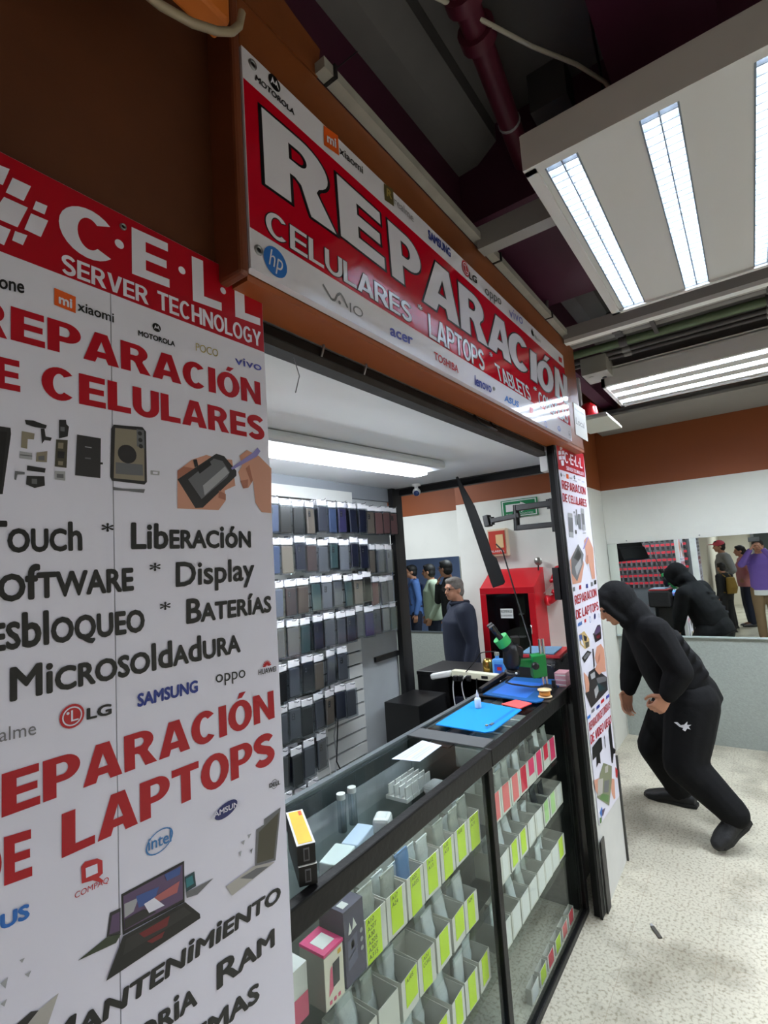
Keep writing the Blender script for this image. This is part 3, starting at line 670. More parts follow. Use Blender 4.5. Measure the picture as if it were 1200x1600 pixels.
pic(lb, [([(472,893),(718,762),(720,922),(478,1052)], INK), ([(480,900),(712,775),(713,912),(484,1035)], P3), ([(484,930),(540,905),(520,960),(485,985)], PL), ([(530,900),(620,862),(600,920),(540,945)], P1), ([(600,905),(700,840),(690,885),(610,925)], P2), ([(485,990),(560,950),(610,960),(485,1030)], PD), ([(640,815),(705,782),(700,815),(650,840)], P1), ([(560,930),(600,905),(640,935),(580,965)], VINYL),
         ([(478,1055),(720,922),(778,968),(780,985),(412,1230)], INK), ([(490,1065),(715,940),(745,965),(478,1130)], PD), ([(540,1045),(660,975),(650,1015),(560,1060)], P5), ([(570,1075),(640,1035),(630,1060),(590,1082)], P5)], c5)
pic(lb, [([(1000,640),(1030,620),(1030,600),(1095,553),(1075,760),(995,782)], PM), ([(1010,650),(1040,620),(1088,572),(1068,752),(1002,772)], OLV), ([(940,690),(955,680),(950,700)], PL), ([(930,730),(942,722),(938,745)], PL), ([(965,660),(980,655),(970,675)], PL), ([(975,720),(985,712),(980,735)], PM),
         ([(880,862),(990,782),(1072,765),(905,897)], P4), ([(935,830),(1000,790),(1048,782),(985,832)], PM)], c5)
lt('Mantenimiento', (130,1580), (1097,913), (130,1462), c5, small=True, bold=.03, shear=.1); lt('Ram', (845,1270), (1072,1093), (845,1165), c5, small=True, bold=.03)
lt('Memoria', (240,1725), (770,1322), (240,1600), c5, small=True, bold=.03); lt('Sistemas', (470,1725), (1013,1305), (470,1600), c5, small=True, bold=.03)
pic(lb, [([(60,1420),(228,1278),(180,1420)], P4), ([(40,1420),(120,1350),(150,1345),(90,1420)], PD), ([(0,1240),(30,1215),(20,1260)], PL), ([(75,1150),(95,1140),(85,1160)], PL), ([(95,1205),(120,1190),(110,1215)], PL), ([(0,1320),(25,1300),(15,1330)], PL)], c5)
grommet(c3(500,300), lb, .0052)

# ================================================================== RIGHT BANNER
rb = thing('repair_banner', 'narrow repair banner on the far pier beside the hooded person', 'banner', (2.7,.712,1.2))
m_ = MB(); crn = [at(*p,'y',.712) for p in ((868.5,694),(911.5,709.5),(968,1243),(937,1290))]
m_.prism([p for p in crn], (0,.0035,0), VINYL).build('panel', rb)
YB2 = .7116
def r6(x,y): return at(860+x*.2, 680+y*.2, 'y', YB2)
def r7(x,y): return at(860+x*.2, 980+y*.2, 'y', YB2)
def rb_(body, a, b, c, f, m=VRED, wt=.8, **k): return block_text(rb, body, f(*a), f(*b), f(*c), m, wt, .0012, **k)
def rt(body, a, b, c, f, m=INK, **k):
    k.setdefault('lift', .0012); return put_text(rb, body, f(*a), f(*b), f(*c), m, **k)
flat([(44,72),(257,148),(270,330),(62,265)], VRED, r6, lift=.0006).build('red_header', rb)
m_ = MB()
for q in ([(70,95),(88,85),(92,110),(75,118)],[(60,125),(78,120),(82,150),(62,155)],[(85,120),(105,122),(108,150),(88,152)],[(62,165),(84,160),(88,190),(66,192)],[(90,160),(108,165),(110,190),(92,190)],[(80,198),(102,196),(104,238),(86,240)]): flat(q, VINYL, r6, m_, .0014)
m_.build('brand_logo', rb)
rb_('C·E·L·L', (110,213), (250,262), (106,128), r6, VINYL); rb_('SERVER TECHNOLOGY', (124,270), (260,318), (121,240), r6, VINYL)
apple((82,310), .012, r6, rb); flat([(122,302),(140,307),(142,342),(124,337)], ORG, r6).build('brand_logo', rb); moto(rb, (187,330), .011, r6)
for b, a, c, d, m in (('iPhone',(93,318),(114,323),(92,306),PGREY),('xiaomi',(144,338),(166,344),(143,322),PGREY),('MOTOROLA',(176,357),(206,364),(175,350),INK),('POCO',(215,352),(235,357),(214,342),GOLD),('vivo',(244,366),(264,371),(243,355),VIVO)): rt(b, a, c, d, r6, m)
rb_('REPARACION', (90,418), (275,468), (86,350), r6, VRED); rb_('DE CELULARES', (97,518), (283,562), (93,452), r6, VRED)
pic(rb, [([(135,605),(170,612),(180,802),(145,795)], PL), ([(138,640),(172,645),(178,760),(145,755)], PM), ([(178,595),(188,595),(190,610),(180,612)], PM), ([(195,580),(205,580),(215,700),(206,700)], PM), ([(190,620),(200,640),(202,710),(194,700)], PL), ([(192,740),(202,742),(204,772),(194,770)], PD), ([(212,615),(232,617),(240,738),(219,730)], PM), ([(235,570),(258,575),(274,745),(248,740)], PL), ([(240,610),(258,614),(266,700),(248,696)], PM), ([(250,762),(275,760),(274,768),(250,770)], PL)], r6)
pic(rb, [([(150,980),(200,880),(235,900),(262,1010),(240,1150),(172,1165)], PSK), ([(160,965),(215,850),(258,930),(250,1010),(208,1142),(165,1080)], PM), ([(180,960),(215,880),(240,930),(228,990)], PD), ([(190,1030),(235,960),(242,1010),(205,1100)], PL)], r6)
pic(rb, [([(262,825),(278,800),(298,800),(332,880),(349,1120),(325,1125),(300,1000),(285,1010),(272,985),(276,930)], PSK), ([(252,890),(290,790),(296,800),(262,890)], PUR), ([(282,940),(292,935),(296,985),(285,1008)], PSD)], r6)
for x, y, m in ((182,1205,PM),(230,1190,LRED),(283,1180,BLUE),(322,1165,PGREY),(348,1150,INK)): flat([(x-8,y-16),(x+8,y-20),(x+10,y+12),(x-6,y+16)], m, r6).build('brand_logo', rb)
rb_('REPARACION', (192,1327), (361,1257), (186,1255), r6, VRED); rb_('DE LAPTOPS', (202,1440), (376,1362), (196,1368), r6, VRED)
rt('ASUS', (212,1497), (246,1478), (210,1470), r6, HPB, bold=.05)
flat([(263,1440),(276,1434),(278,1460),(265,1464)], LRED, r6).build('brand_logo', rb); disc((308,1440), .016, INTB, r6, ring=.8).build('brand_logo', rb); disc((346,1415), .018, mat('print_navy', (28,36,104)), r6, ry=.014, ang=.4).build('brand_logo', rb); disc((378,1408), .010, INK, r6, ring=.8).build('brand_logo', rb)
PB2 = mat('print_sand', (200, 170, 110), .4)
pic(rb, [([(335,55),(365,-15),(385,-20),(392,0),(397,90),(350,120)], PD), ([(345,40),(365,-5),(385,-10),(388,30),(352,60)], P3), ([(358,70),(388,55),(385,80),(362,92)], P5), ([(330,50),(345,40),(345,56),(332,62)], PM)], r7)
pic(rb, [([(222,60),(262,30),(302,90),(306,150),(270,172),(230,130)], PB2), ([(222,62),(245,55),(250,100),(228,110)], P1), ([(255,60),(285,75),(280,110),(262,105)], PD), ([(270,120),(300,110),(300,150),(275,165)], OLV), ([(235,90),(250,110),(262,150),(240,130)], VINYL)], r7)
pic(rb, [([(245,240),(288,182),(320,195),(266,280)], INK), ([(258,236),(288,196),(308,204),(268,256)], PM)], r7)
pic(rb, [([(300,350),(345,318),(440,390),(448,490),(318,632),(272,520)], PD), ([(310,370),(345,345),(350,390),(320,410)], PL), ([(355,400),(430,380),(435,420),(370,440)], PM), ([(340,490),(370,445),(375,500),(352,560)], PL), ([(360,430),(420,470),(435,480),(380,500)], PTE),
         ([(258,350),(292,390),(302,440),(300,500),(276,512)], PSK), ([(345,240),(360,152),(392,130),(416,170),(432,345),(400,350),(380,372),(345,330),(362,290)], PSK), ([(372,230),(385,200),(385,250),(365,290)], PSD), ([(326,170),(334,168),(345,300),(338,320)], INK)], r7)
for x, y, m in ((298,700,HPB),(330,650,PGREY),(370,620,BLUE),(405,575,LRED),(445,540,VIVO)): flat([(x-12,y),(x+12,y-22),(x+14,y+2),(x-10,y+24)], m, r7).build('brand_logo', rb)
rb_('REPARACION DE CONSOLAS', (304,815), (466,628), (300,748), r7, VRED); rb_('DE VIDEOJUEGO', (314,917), (476,745), (310,845), r7, VRED)
pic(rb, [([(325,940),(380,865),(398,860),(406,950),(385,985),(392,1065),(375,1060),(360,1095),(358,1010),(330,1040)], INK)], r7); pic(rb, [([(452,810),(462,752),(470,755),(488,940),(508,955),(506,985),(492,990),(487,1062),(478,1060)], INK)], r7)
disc((424,895), .010, PM, r7, ry=.03, ring=.55).build('printed_picture', rb)
pic(rb, [([(340,1195),(382,1178),(372,1320),(350,1270)], PSK), ([(462,1180),(498,1185),(506,1335),(495,1345),(478,1300)], PSK), ([(385,1150),(412,1060),(478,1085),(478,1200),(458,1395),(362,1330)], mat('print_board_green', (128, 132, 104), .5)), ([(370,1190),(410,1180),(405,1300),(368,1320)], P4), ([(425,1090),(450,1075),(448,1130),(425,1140)], P4), ([(400,1300),(455,1310),(450,1370),(380,1340)], mat('print_leaf', (90, 128, 70), .5)), ([(420,1200),(460,1190),(450,1290),(415,1290)], PM)], r7)
pic(rb, [([(384,1450),(400,1402),(408,1430),(398,1490)], HPB), ([(400,1430),(428,1410),(412,1470),(404,1475)], P3), ([(384,1490),(400,1485),(398,1525),(386,1535)], mat('print_leaf', (90,128,70)))], r7); pic(rb, [([(505,1090),(525,1120),(522,1180),(510,1170)], LRED)], r7)
MB().box((2.945,.706,0),(2.957,.716,.52), mat('edge_dark', (70,70,66), .6)).build('edge_strip', rb)

# black steel post at the far side of the opening
t = thing('door_post', 'black steel door post between the counter and the far banner', 'post', (2.44,.75,0))
MB().box((2.442,.7165,0),(2.484,.756,2.112), mat('post_black', (12,12,13), .5, spec=.2)).build('upright', t, .004)
MB().box((2.434,.7165,0),(2.4415,.728,2.112), mat('post_edge', (34,34,36), .4, .3)).build('track_lip', t)
MB().box((2.4845,.7055,0),(2.545,.7110,.30), mat('post_worn', (66,64,60), .6, noise=.4, nscale=20)).build('base_plate', t)
MB().box((2.435,.7565,1.38),(2.452,.785,1.53), BLACKM).build('side_bracket', t)

# ================================================================== COUNTER (two glass display cases)
ORD_ = ['first','second','third','fourth','fifth']
FOILP = mat('tray_pale', (206,212,208), .5)
FRM = mat('case_frame', (17,16,17), .38, .0, noise=.25, nscale=30, bump=.1, bscale=60, spec=.22)
DARKW = mat('case_dark_panel', (24,26,27), .35)
ALU = mat('case_alu', (120,126,130), .4, .6)
Y0, Y1, ZT = .782, 1.125, .968
def case(x0, x1, label, front_tilt=0):
    t = thing('display_case', label, 'display case', ((x0+x1)/2, .95, 0))
    MB().box((x0,Y0-.003,ZT-.056),(x1,Y0+.026,ZT), FRM).build('front_rail', t, .004)
    MB().box((x0,Y0-.003,.0),(x1,Y0+.026,.028), FRM).build('bottom_rail', t, .003)
    MB().box((x1-.034,Y0-.003,.028),(x1,Y0+.026,ZT-.056), FRM).build('corner_post', t, .003)
    MB().box((x0,Y1-.02,0),(x1,Y1,.86), mat('case_back', (168,174,176), .5)).build('back_panel', t); MB().box((x0,Y1-.024,.86),(x1,Y1,.905), mat('case_rail_pale', (170,176,180), .5)).build('back_ledge', t); MB().box((x0,Y1-.02,.905),(x1,Y1,ZT-.012), mat('case_back_dark', (44,52,54), .4)).build('back_band', t); MB().box(((x0+.004 if x0 > 1 else .985),.89,.822),(x1-.014,Y1-.03,.828), GLASS).build('glass_shelf', t)
    MB().box((x0,Y1-.014,ZT-.012),(x1,Y1+.006,ZT+.004), ALU).build('back_rail', t)
    MB().box((x0,Y0+.026,ZT-.008),(x1,Y1-.014,ZT-.002), GLASS).build('glass_top', t)
    MB().box((x0,Y0+.006,.028),(x1-.034,Y0+.010,ZT-.056), GLASS).build('front_glass', t)
    for z in (.686, .484, .282): MB().box((x0+.004,Y0+.03,z-.006),(x1-.008,Y1-.03,z), GLASS).build('glass_shelf', t)
    MB().box((x1-.012,Y0+.026,.0),(x1-.002,Y1-.02,ZT-.012), DARKW if x1 > 2 else GLASS).build('side_panel', t)
    return t
ca = case(.60, 1.610, 'glass display case with lime green notes at the end nearest the large banner')
cb = case(1.612, 2.462, 'glass display case with pink notes carrying the blue work mats')
MB().box((1.612,Y0+.026,ZT-.0015),(1.70,Y1-.014,ZT+.003), mat('strip_grey', (96,98,100), .4, .3)).build('joint_strip', cb)
MB().box((1.73,1.01,.90),(1.98,1.10,.905), mat('inner_brown', (58,46,42), .5, noise=.4, nscale=30)).build('inner_shelf', cb)
MB().box((2.20,Y0-.002,ZT+.0005),(2.462,Y1,ZT+.004), mat('worktop_dark', (48,45,44), .4, noise=.3, nscale=14)).build('worktop', cb)

for k in range(5):
    x = 1.80+.095*k
    t = thing('parts_tray', f'pale open tray under the glass beside the blue mats, {ORD_[k]} from the joint strip', 'tray', (x,.90,.8285), 'pale trays under the blue mats')
    MB().box((x-.04,.895,.8285),(x+.04,1.0,.832), FOILP).box((x-.04,.895,.832),(x-.037,1.0,.90), FOILP).box((x+.037,.895,.832),(x+.04,1.0,.90), FOILP).box((x-.037,.997,.832),(x+.037,1.0,.90), FOILP).build('tray_body', t)
    MB().box((x-.03,.91,.832),(x+.03,.985,.885), mat('tray_pack', (196,204,196), .45, noise=.2, nscale=30)).build('contents', t, .006)
# --- boxes with notes inside the cases
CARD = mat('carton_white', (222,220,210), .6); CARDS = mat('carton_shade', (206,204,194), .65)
LIME = mat('note_lime', (206,240,40), .6); PINK = mat('note_pink', (236,60,110), .6); CORAL = mat('note_coral', (240,112,112), .6); GREEN = mat('note_green', (90,220,90), .6); NW = mat('note_white', (232,232,228), .6); PALEG = mat('note_pale_green', (186,226,150), .6); HOT = mat('note_red', (228,40,70), .6)
PEN = mat('pen_ink', (50,60,40), .6)
YF = .826
ORD = ['first','second','third','fourth','fifth','sixth','seventh','eighth','ninth','tenth','eleventh','twelfth','thirteenth','fourteenth','fifteenth','sixteenth','seventeenth','eighteenth','nineteenth','twentieth','twenty first']
def spare_box(x, z, wd, ht, dep, note, label, codes=(), frac=.62, off=.18, group='spare part boxes in the display cases', yaw=0, nh=.92):
    t = thing('parts_box', label, 'box', (x, YF+dep/2, z+.0005), group)
    z0 = z+.0005; th = .0015
    m = MB()
    m.box((x-wd/2,YF,z0),(x+wd/2,YF+th,z0+ht), CARD).box((x-wd/2,YF+dep-th,z0),(x+wd/2,YF+dep,z0+ht), CARDS)
    m.box((x-wd/2,YF+th,z0),(x-wd/2+th,YF+dep-th,z0+ht), CARDS).box((x+wd/2-th,YF+th,z0),(x+wd/2,YF+dep-th,z0+ht), CARDS).box((x-wd/2+th,YF+th,z0),(x+wd/2-th,YF+dep-th,z0+th), CARDS)
    m.build('carton', t)
    if note:
        n0 = x-wd/2+wd*off; n1 = n0+wd*frac; zb = z0+ht*(1-nh); zt = z0+ht
        m = MB().box((n0,YF-.0008,zb),(n1,YF-.0001,zt), note); no = m.build('price_note', t)
        for i, cdx in enumerate(codes):
            h = min(.012, (zt-zb)/(len(codes)+.6)); zz = zt-(i+1)*h*1.25
            put_text(no, cdx, (n0+.004,YF-.0009,zz), (n0+min(n1-n0-.004, .0085*len(cdx)+.004),YF-.0009,zz+.001), (n0+.0045,YF-.0009,zz+h*.8), PEN, lift=.0003, name='handwriting')
    t.rotation_euler.z = yaw or random.uniform(-.035,.035)
    return t
codes1 = [('A10','A20T','A30','A205','A307','A315'),('A17','A24'),('A02','A03S'),('A12','A13'),('A32','A33'),('A50',),('A51','A71'),('A52',)]
xs = [1.012+.0873*k for k in range(17)]
for k, x in enumerate(xs):
    if x > 2.37: continue
    near = x < 1.60
    if abs(x-1.60) < .055: continue
    rowname = 'top shelf of the display case'
    if near:
        spare_box(x, .6875, .080, .098, .10, LIME, f'white parts box with tall lime note, {ORD[k]} on top shelf by the large banner', codes1[k] if k < 8 else (), frac=.6+.1*(k in (0,6)), off=.2-.16*(k == 0), nh=1.0-.08*(k%2), yaw=.0)
    else:
        j = k-len([q for q in xs if q < 1.62])
        note = (CORAL, CORAL, CORAL, CORAL, HOT, PINK, PINK, HOT, PINK)[min(j,8)]
        spare_box(x, .6875, .080, .096, .10, note, f'white parts box with pinkish note, {ORD[j]} on top shelf of the case under the mats', frac=.66, off=.16, nh=.92-.3*(j in (5,7)))
for k, x in enumerate([.955+.0873*i for i in range(17)]):
    if x > 2.36 or abs(x-1.605) < .055: continue
    near = x < 1.60
    if near:
        note = None if k in (0,1) else LIME
        spare_box(x, .4855, .078, .088, .10, note, f'white parts box, {ORD[k]} on middle shelf by the large banner' + (', no note' if note is None else ', lime note'), [(),(),('A10S',),('A01','CORE'),(),(),('A04',),()][k] if k < 8 else (), frac=.52+.1*(k%3), off=.22, nh=.97-.1*(k%3), yaw=.05*(k%3-1))
    else:
        j = k-8
        note = (GREEN, NW, LIME, LIME, NW, NW, PALEG, PALEG, NW, NW)[min(max(j,0),9)]
        spare_box(x, .4855, .078, .088, .10, note, f'white parts box, {ORD[max(j,0)]} on middle shelf of the case under the mats', frac=.6, off=.18, nh=.9)
for k, x in enumerate([.92+.0873*i for i in range(17)]):
    if x > 2.36 or abs(x-1.605) < .055: continue
    near = x < 1.60
    if near:
        spare_box(x, .2835, .076, .088, .10, LIME, f'white parts box with lime note, {ORD[7-k]} from the middle post on lowest shelf', frac=.55, off=.24, nh=.96-.08*(k%2), yaw=.04*(k%3-1))
    else:
        j = k-8
        note = NW if x < 2.25 else (GREEN if x < 2.31 else LIME)
        spare_box(x, .2835, .080, .086, .10, note, f'white parts box, {ORD[max(j,0)]} on lowest shelf of the case under the mats', frac=.8 if x < 2.25 else .6, off=.1, nh=.9)
# bottom strip of notes on the floor rail
for k in range(6):
    x = 1.90+.09*k
    spare_box(x, .0, .074, .052, .022, (NW, LIME, HOT, LIME, CORAL, HOT)[k], f'low box with {("white","lime","red","yellow green","coral","red")[k]} note on the case floor, {ORD[k]} towards the black post', frac=.7, off=.12)
# sealed retail boxes at the end by the banner
def retail(x0, x1, z0, z1, dep, label, art):
    t = thing('retail_box', label, 'box', ((x0+x1)/2, YF, z0))
    art(t, x0, x1, z0, z1, dep); return t
def art1(t, x0, x1, z0, z1, d):
    MB().box((x0,YF,z0),(x1,YF+d,z1), mat('retail_grey', (146,142,134), .5)).build('carton', t)
    MB().box((x0+.001,YF-.001,z0+.001),(x1-.001,YF-.0001,z1-.003), mat('retail_cream', (232,224,206), .5)).build('front_face', t)
    MB().box((x0-.0005,YF-.002,z1),(x1+.0005,YF+d,z1+.006), mat('retail_magenta', (226,40,120), .45)).build('lid', t)
    MB().box((x0+.012,YF+.012,z1+.006),(x1-.012,YF+d-.02,z1+.0066), NW).build('lid_label', t)
    m = MB(); P = lambda u,v: Vector((x0+(x1-x0)*u, YF-.0014, z0+(z1-z0)*v))
    m.poly([P(.4,.32),P(.75,.34),P(.78,.78),P(.42,.76)], mat('retail_phone', (52,48,54), .4)); m.poly([P(.18,.22),P(.42,.3),P(.4,.74),P(.3,.7)], mat('retail_pink', (226,96,130), .5)); m.poly([P(.7,.84),P(.88,.84),P(.88,.93),P(.7,.93)], mat('retail_yellow', (214,170,50), .5))
    m.build('printed_picture', t)
    for u in (.2,.42,.64): m = MB().box((x0+(x1-x0)*u,YF-.0016,z0+.007),(x0+(x1-x0)*(u+.12),YF-.0011,z0+.014), MATS['retail_pink']); m.build('printed_mark', t)
def art2(t, x0, x1, z0, z1, d):
    MB().box((x0,YF,z0),(x1,YF+d,z1), mat('retail_plum', (70,62,92), .4, noise=.3, nscale=12)).build('carton', t)
    m = MB(); P = lambda u,v: Vector((x0+(x1-x0)*u, YF-.0008, z0+(z1-z0)*v))
    m.poly([P(.18,.66),P(.26,.82),P(.36,.68),P(.3,.66)], NW); m.poly([P(.38,.68),P(.46,.84),P(.62,.7),P(.5,.69)], NW); m.build('brand_logo', t)
    m = MB(); m.poly([P(.1,.2),P(.6,.26),P(.62,.62),P(.12,.58)], mat('retail_slate', (92,86,116), .4)); m.poly([P(.28,.44),P(.46,.46),P(.46,.56),P(.28,.54)], mat('retail_amber', (176,132,84), .5)); m.poly([P(.14,.34),P(.6,.42),P(.6,.44),P(.14,.36)], PL); m.build('printed_picture', t)
    for v in (.34,.46,.58): disc(P(.82,v), .005, PL, None, lift=.0008).build('printed_mark', t)
    MB().box((x0+.01,YF+.01,z1),(x0+.03,YF+.03,z1+.0006), NW).build('lid_label', t)
retail(.831, .892, .6875, .792, .07, 'cream boxed phone with magenta lid on the top shelf by the large banner', art1)
retail(.900, .968, .6875, .842, .075, 'dark plum boxed phone with white letter mark next to the magenta lidded box', art2)
t = thing('retail_box', 'pink and white boxed item half hidden by the large banner edge', 'box', (.79,YF+.05,.6875)); bx('carton', (.765,YF+.03,.6875), (.812,YF+.09,.79), NW, t); bx('pink_corner', (.765,YF+.029,.6875), (.812,YF+.0299,.735), MATS['retail_pink'], t)
# pouches of spare parts standing behind and in the boxes
FOIL = mat('pouch_grey_green', (190,196,186), .35, noise=.25, nscale=25, bump=.3, bscale=60); FOIL2 = mat('pouch_pale', (222,228,226), .35, noise=.1, nscale=25, bump=.3, bscale=60); FOILB = mat('pouch_blue', (96,140,190), .4); FOILD = mat('pouch_dark', (58,60,62), .4, noise=.3, nscale=30)
def pouch(x, z, wd, ht, yc, m, label, lean=.0):
    t = thing('parts_pouch', label, 'pouch', (x, yc, z), 'pouches standing in the display cases')
    b = MB(); n = 6; vs = []; fs = []
    for i in range(n+1):
        f = i/n; th = .014*math.sin(PI*min(.95, .12+f*.9)); zz = z+.003+ht*f; yy = yc+lean*f; dx = random.uniform(-.004,.004)
        for sx, sy in ((-1,0),(-.5,-1),(.5,-1),(1,0),(.5,1),(-.5,1)): vs.append((x+dx+sx*wd/2, yy+sy*th*.6, zz))
    for i in range(n):
        for k in range(6): fs.append((i*6+k, i*6+(k+1)%6, (i+1)*6+(k+1)%6, (i+1)*6+k))
    fs += [tuple(range(6))[::-1], tuple(range(n*6, n*6+6))]
    b.add(vs, fs, m, True); b.build('pouch_body', t)
    MB().box((x-wd/2+.002, yc+lean-.002, z+ht+.002), (x+wd/2-.002, yc+lean+.002, z+ht+.008), m).build('seal', t)
    return t
pk = [FOIL, FOIL2, FOIL, FOILB, FOIL2, FOIL]
for k, x in enumerate(xs[:16]):
    if abs(x-1.60) < .055 or x > 2.34: continue
    side = 'by the large banner' if x < 1.6 else 'under the mats'
    mm = (FOIL, FOIL, FOILB, FOIL2, FOIL, FOIL, FOIL, FOIL2)[k] if k < 8 else (FOIL2, FOIL, FOIL, FOIL2, FOILD, FOILD, FOIL2, FOIL)[k % 8]
    pouch(x+random.uniform(-.004,.004), .6925, .062, .122+.012*random.random(), YF+.022+.012*random.random(), mm, f'plastic pouch rising from the {ORD[k if x < 1.6 else k-8]} top shelf box of the case {side}', random.uniform(.0,.012))
for k, x in enumerate([.955+.0873*i for i in range(16)]):
    if abs(x-1.605) < .055 or x > 2.34: continue
    side = 'by the large banner' if x < 1.6 else 'under the mats'
    if k % 5 != 3:
        mm = (FOIL2, FOIL2, FOIL2, FOILB, FOIL2, FOIL2, FOIL2)[k%7] if x < 1.6 else (FOILD if 2.0 < x else FOIL2)
        pouch(x, .491, .060, .105+.02*random.random(), YF+.03+.03*random.random(), mm, f'plastic pouch in the {ORD[k if x < 1.6 else k-8]} middle shelf box of the case {side}', random.uniform(0,.03))
for k, x in enumerate([.92+.0873*i for i in range(16)]):
    if abs(x-1.605) < .055 or x > 2.2: continue
    side = 'by the large banner' if x < 1.6 else 'under the mats'
    if k % 3 != 1: pouch(x, .289, .060, .11+.03*random.random(), YF+.04, FOIL2 if k%4 else FOIL, (f'pale pouch in the lowest shelf box {ORD[7-k]} from the middle post' if x < 1.6 else f'pale pouch in the {ORD[k-8]} lowest shelf box of the case {side}'), random.uniform(0,.03))
for r_, (x00, z_, hh, nm) in enumerate(((1.012,.6925,.118,'top'),(.955,.491,.115,'middle'),(.92,.289,.12,'lowest'))):
    for k in range(17):
        x = x00+.0873*k
        if abs(x-1.603) < .055 or x > 2.30 or (k+r_) % 4 == 0: continue
        side = 'by the large banner' if x < 1.6 else 'under the mats'
        pouch(x+random.uniform(-.006,.006), z_, random.choice((.05,.058,.062)), hh+random.uniform(-.03,.004), YF+.060+.01*random.random(), random.choice((FOIL2,FOIL2,FOIL,FOIL2)), (f'back pouch in the lowest shelf box {ORD[7-k]} from the middle post' if nm == 'lowest' and x < 1.6 else f'back pouch of the {ORD[k if x < 1.6 else k-8]} {nm} shelf box in the case {side}'), random.uniform(-.005,.012))
t = thing('parts_pouch', 'flat blue pouch lying on the floor of the display case by the post', 'pouch', (1.5,.87,0)); MB().box((1.40,.83,.0005),(1.58,.98,.012), FOILB, .1).build('pouch_body', t, .004)
# stock seen through the glass top of the near case
def slab(name, lo, hi, m, label, cat, rot=0, bevel=.004):
    t = thing(name, label, cat, ((lo[0]+hi[0])/2,(lo[1]+hi[1])/2,lo[2])); MB().box(lo, hi, m, rot).build('body', t, bevel); return t
slab('charger_box', (.99,.93,.8285), (1.085,.99,.868), mat('box_pale', (214,224,222), .4), 'long pale charger box under the glass top near the yellow cartons', 'box', .25)
slab('charger_box', (1.09,.955,.8285), (1.20,1.005,.865), mat('box_blue_white', (190,206,226), .4), 'pale blue charger box under the glass top', 'box', .25)
slab('adapter', (1.225,.95,.8285), (1.285,1.0,.87), WHITE, 'white plug adapter under the glass top beside the pale blue box', 'adapter', .4, .01)
t = thing('earphone_case', 'white earphone case under the glass top near the paper sheet', 'earphones', (1.53,.96,.8285)); MB().box((1.50,.94,.8285),(1.575,.99,.86), WHITE).build('case_body', t, .012); MB().box((1.4995,.9395,.848),(1.5755,.9905,.849), PL).build('lid_seam', t)
for k in range(4):
    x = 1.44+.040*k
    t = thing('battery_tray', f'white slotted battery tray, {ORD[k]} from the yellow cartons, under the glass top', 'tray', (x,1.05,.8285)); m_ = MB()
    m_.box((x-.018,1.0,.8285),(x+.018,1.085,.84), WHITE)
    for q in range(4): m_.box((x-.017,1.004+q*.022,.84),(x+.017,1.008+q*.022,.875), WHITE)
    m_.build('tray_body', t)
for k in range(2):
    t = thing('clear_tube', ['clear plastic tube standing under the glass top', 'second clear plastic tube under the glass top, beside the pale blue box'][k], 'tube', (1.19+.05*k,1.075,.8285)); MB().cyl((1.19+.05*k,1.075,.829),(1.19+.05*k,1.075,.92), .013, CLEAR, 14).build('tube_body', t); MB().cyl((1.19+.05*k,1.075,.92),(1.19+.05*k,1.075,.935), .0135, WHITE, 14).build('stopper', t)

# --- things on the counter
YEL = mat('carton_yellow', (242,196,16), .45, noise=.08, nscale=40); CBLK = mat('carton_black', (14,14,15), .4)
def ycarton(label, x, y, z, yaw, L=.155, W=.037, Hh=.037):
    t = thing('cable_carton', label, 'carton', (0,0,0), 'yellow and black cable cartons on the counter')
    MB().box((-W/2,0,0),(W/2,L,Hh), CBLK).build('carton', t)
    MB().box((-W/2-.0005,-.0005,Hh),(W/2+.0005,L+.0005,Hh+.0012), NW).build('top_border', t)
    MB().box((-W/2+.004,.005,Hh+.0012),(W/2-.004,L-.005,Hh+.0018), YEL).build('top_face', t)
    m = MB(); m.box((-.006,-.0008,.006),(.006,-.0002,Hh-.006), PM); m.box((-.004,-.0012,.009),(.004,-.0008,Hh-.009), PD); m.build('printed_picture', t)
    MB().box((W/2-.012,L-.028,Hh+.0018),(W/2-.005,L-.008,Hh+.0021), ORG).build('price_sticker', t)
    t.location = (x, y, z); t.rotation_euler.z = yaw
    return t
ycarton('yellow and black cable carton, upper one of the pair standing out at the counter edge', .776, .803, ZT+.043, -.62)
ycarton('yellow and black cable carton, lower one under its twin at the counter edge', .776, .801, ZT+.0035, -.62)
for k in range(2):
    c = ycarton(['upper yellow cable carton tucked behind the large banner edge', 'lower yellow cable carton tucked behind the large banner edge'][k], (.70,.738)[k], (1.02,.90)[k], ZT+.0035, -1.0, .09, .036, .036)
PAPER = mat('paper', (186,194,208), .6)
t = thing('price_sheet', 'white printed sheet lying on the glass top', 'paper', (1.48,.98,ZT)); m_ = MB(); P = [Vector((p.x,p.y,ZT-.0005)) for p in (at(612,1186,'z',.968), at(660,1157,'z',.968), at(690,1165,'z',.968), at(656,1190,'z',.968))]; m_.prism(P, (0,0,.0012), PAPER).build('sheet', t)
m_ = MB(); a, b, c, d = P
for k in range(1,7):
    f = k/8; u0 = a.lerp(d,f).lerp(b.lerp(c,f),.1); u1 = a.lerp(d,f).lerp(b.lerp(c,f),.85); m_.bar(u0+Vector((0,0,.0014)), u1+Vector((0,0,.0014)), .003, .0002, PL if k != 4 else mat('highlighter', (232,222,120), .6))
m_.build('printed_lines', t)
MAT1 = mat('mat_blue', (6,140,226), .5); MAT2 = mat('mat_blue_dark', (18,92,160), .5); MAT3 = mat('mat_blue_mid', (44,116,214), .5)
def quadz(px, z): return [Vector((p.x,p.y,z)) for p in (at(x,y,'z',z) for x,y in px)]
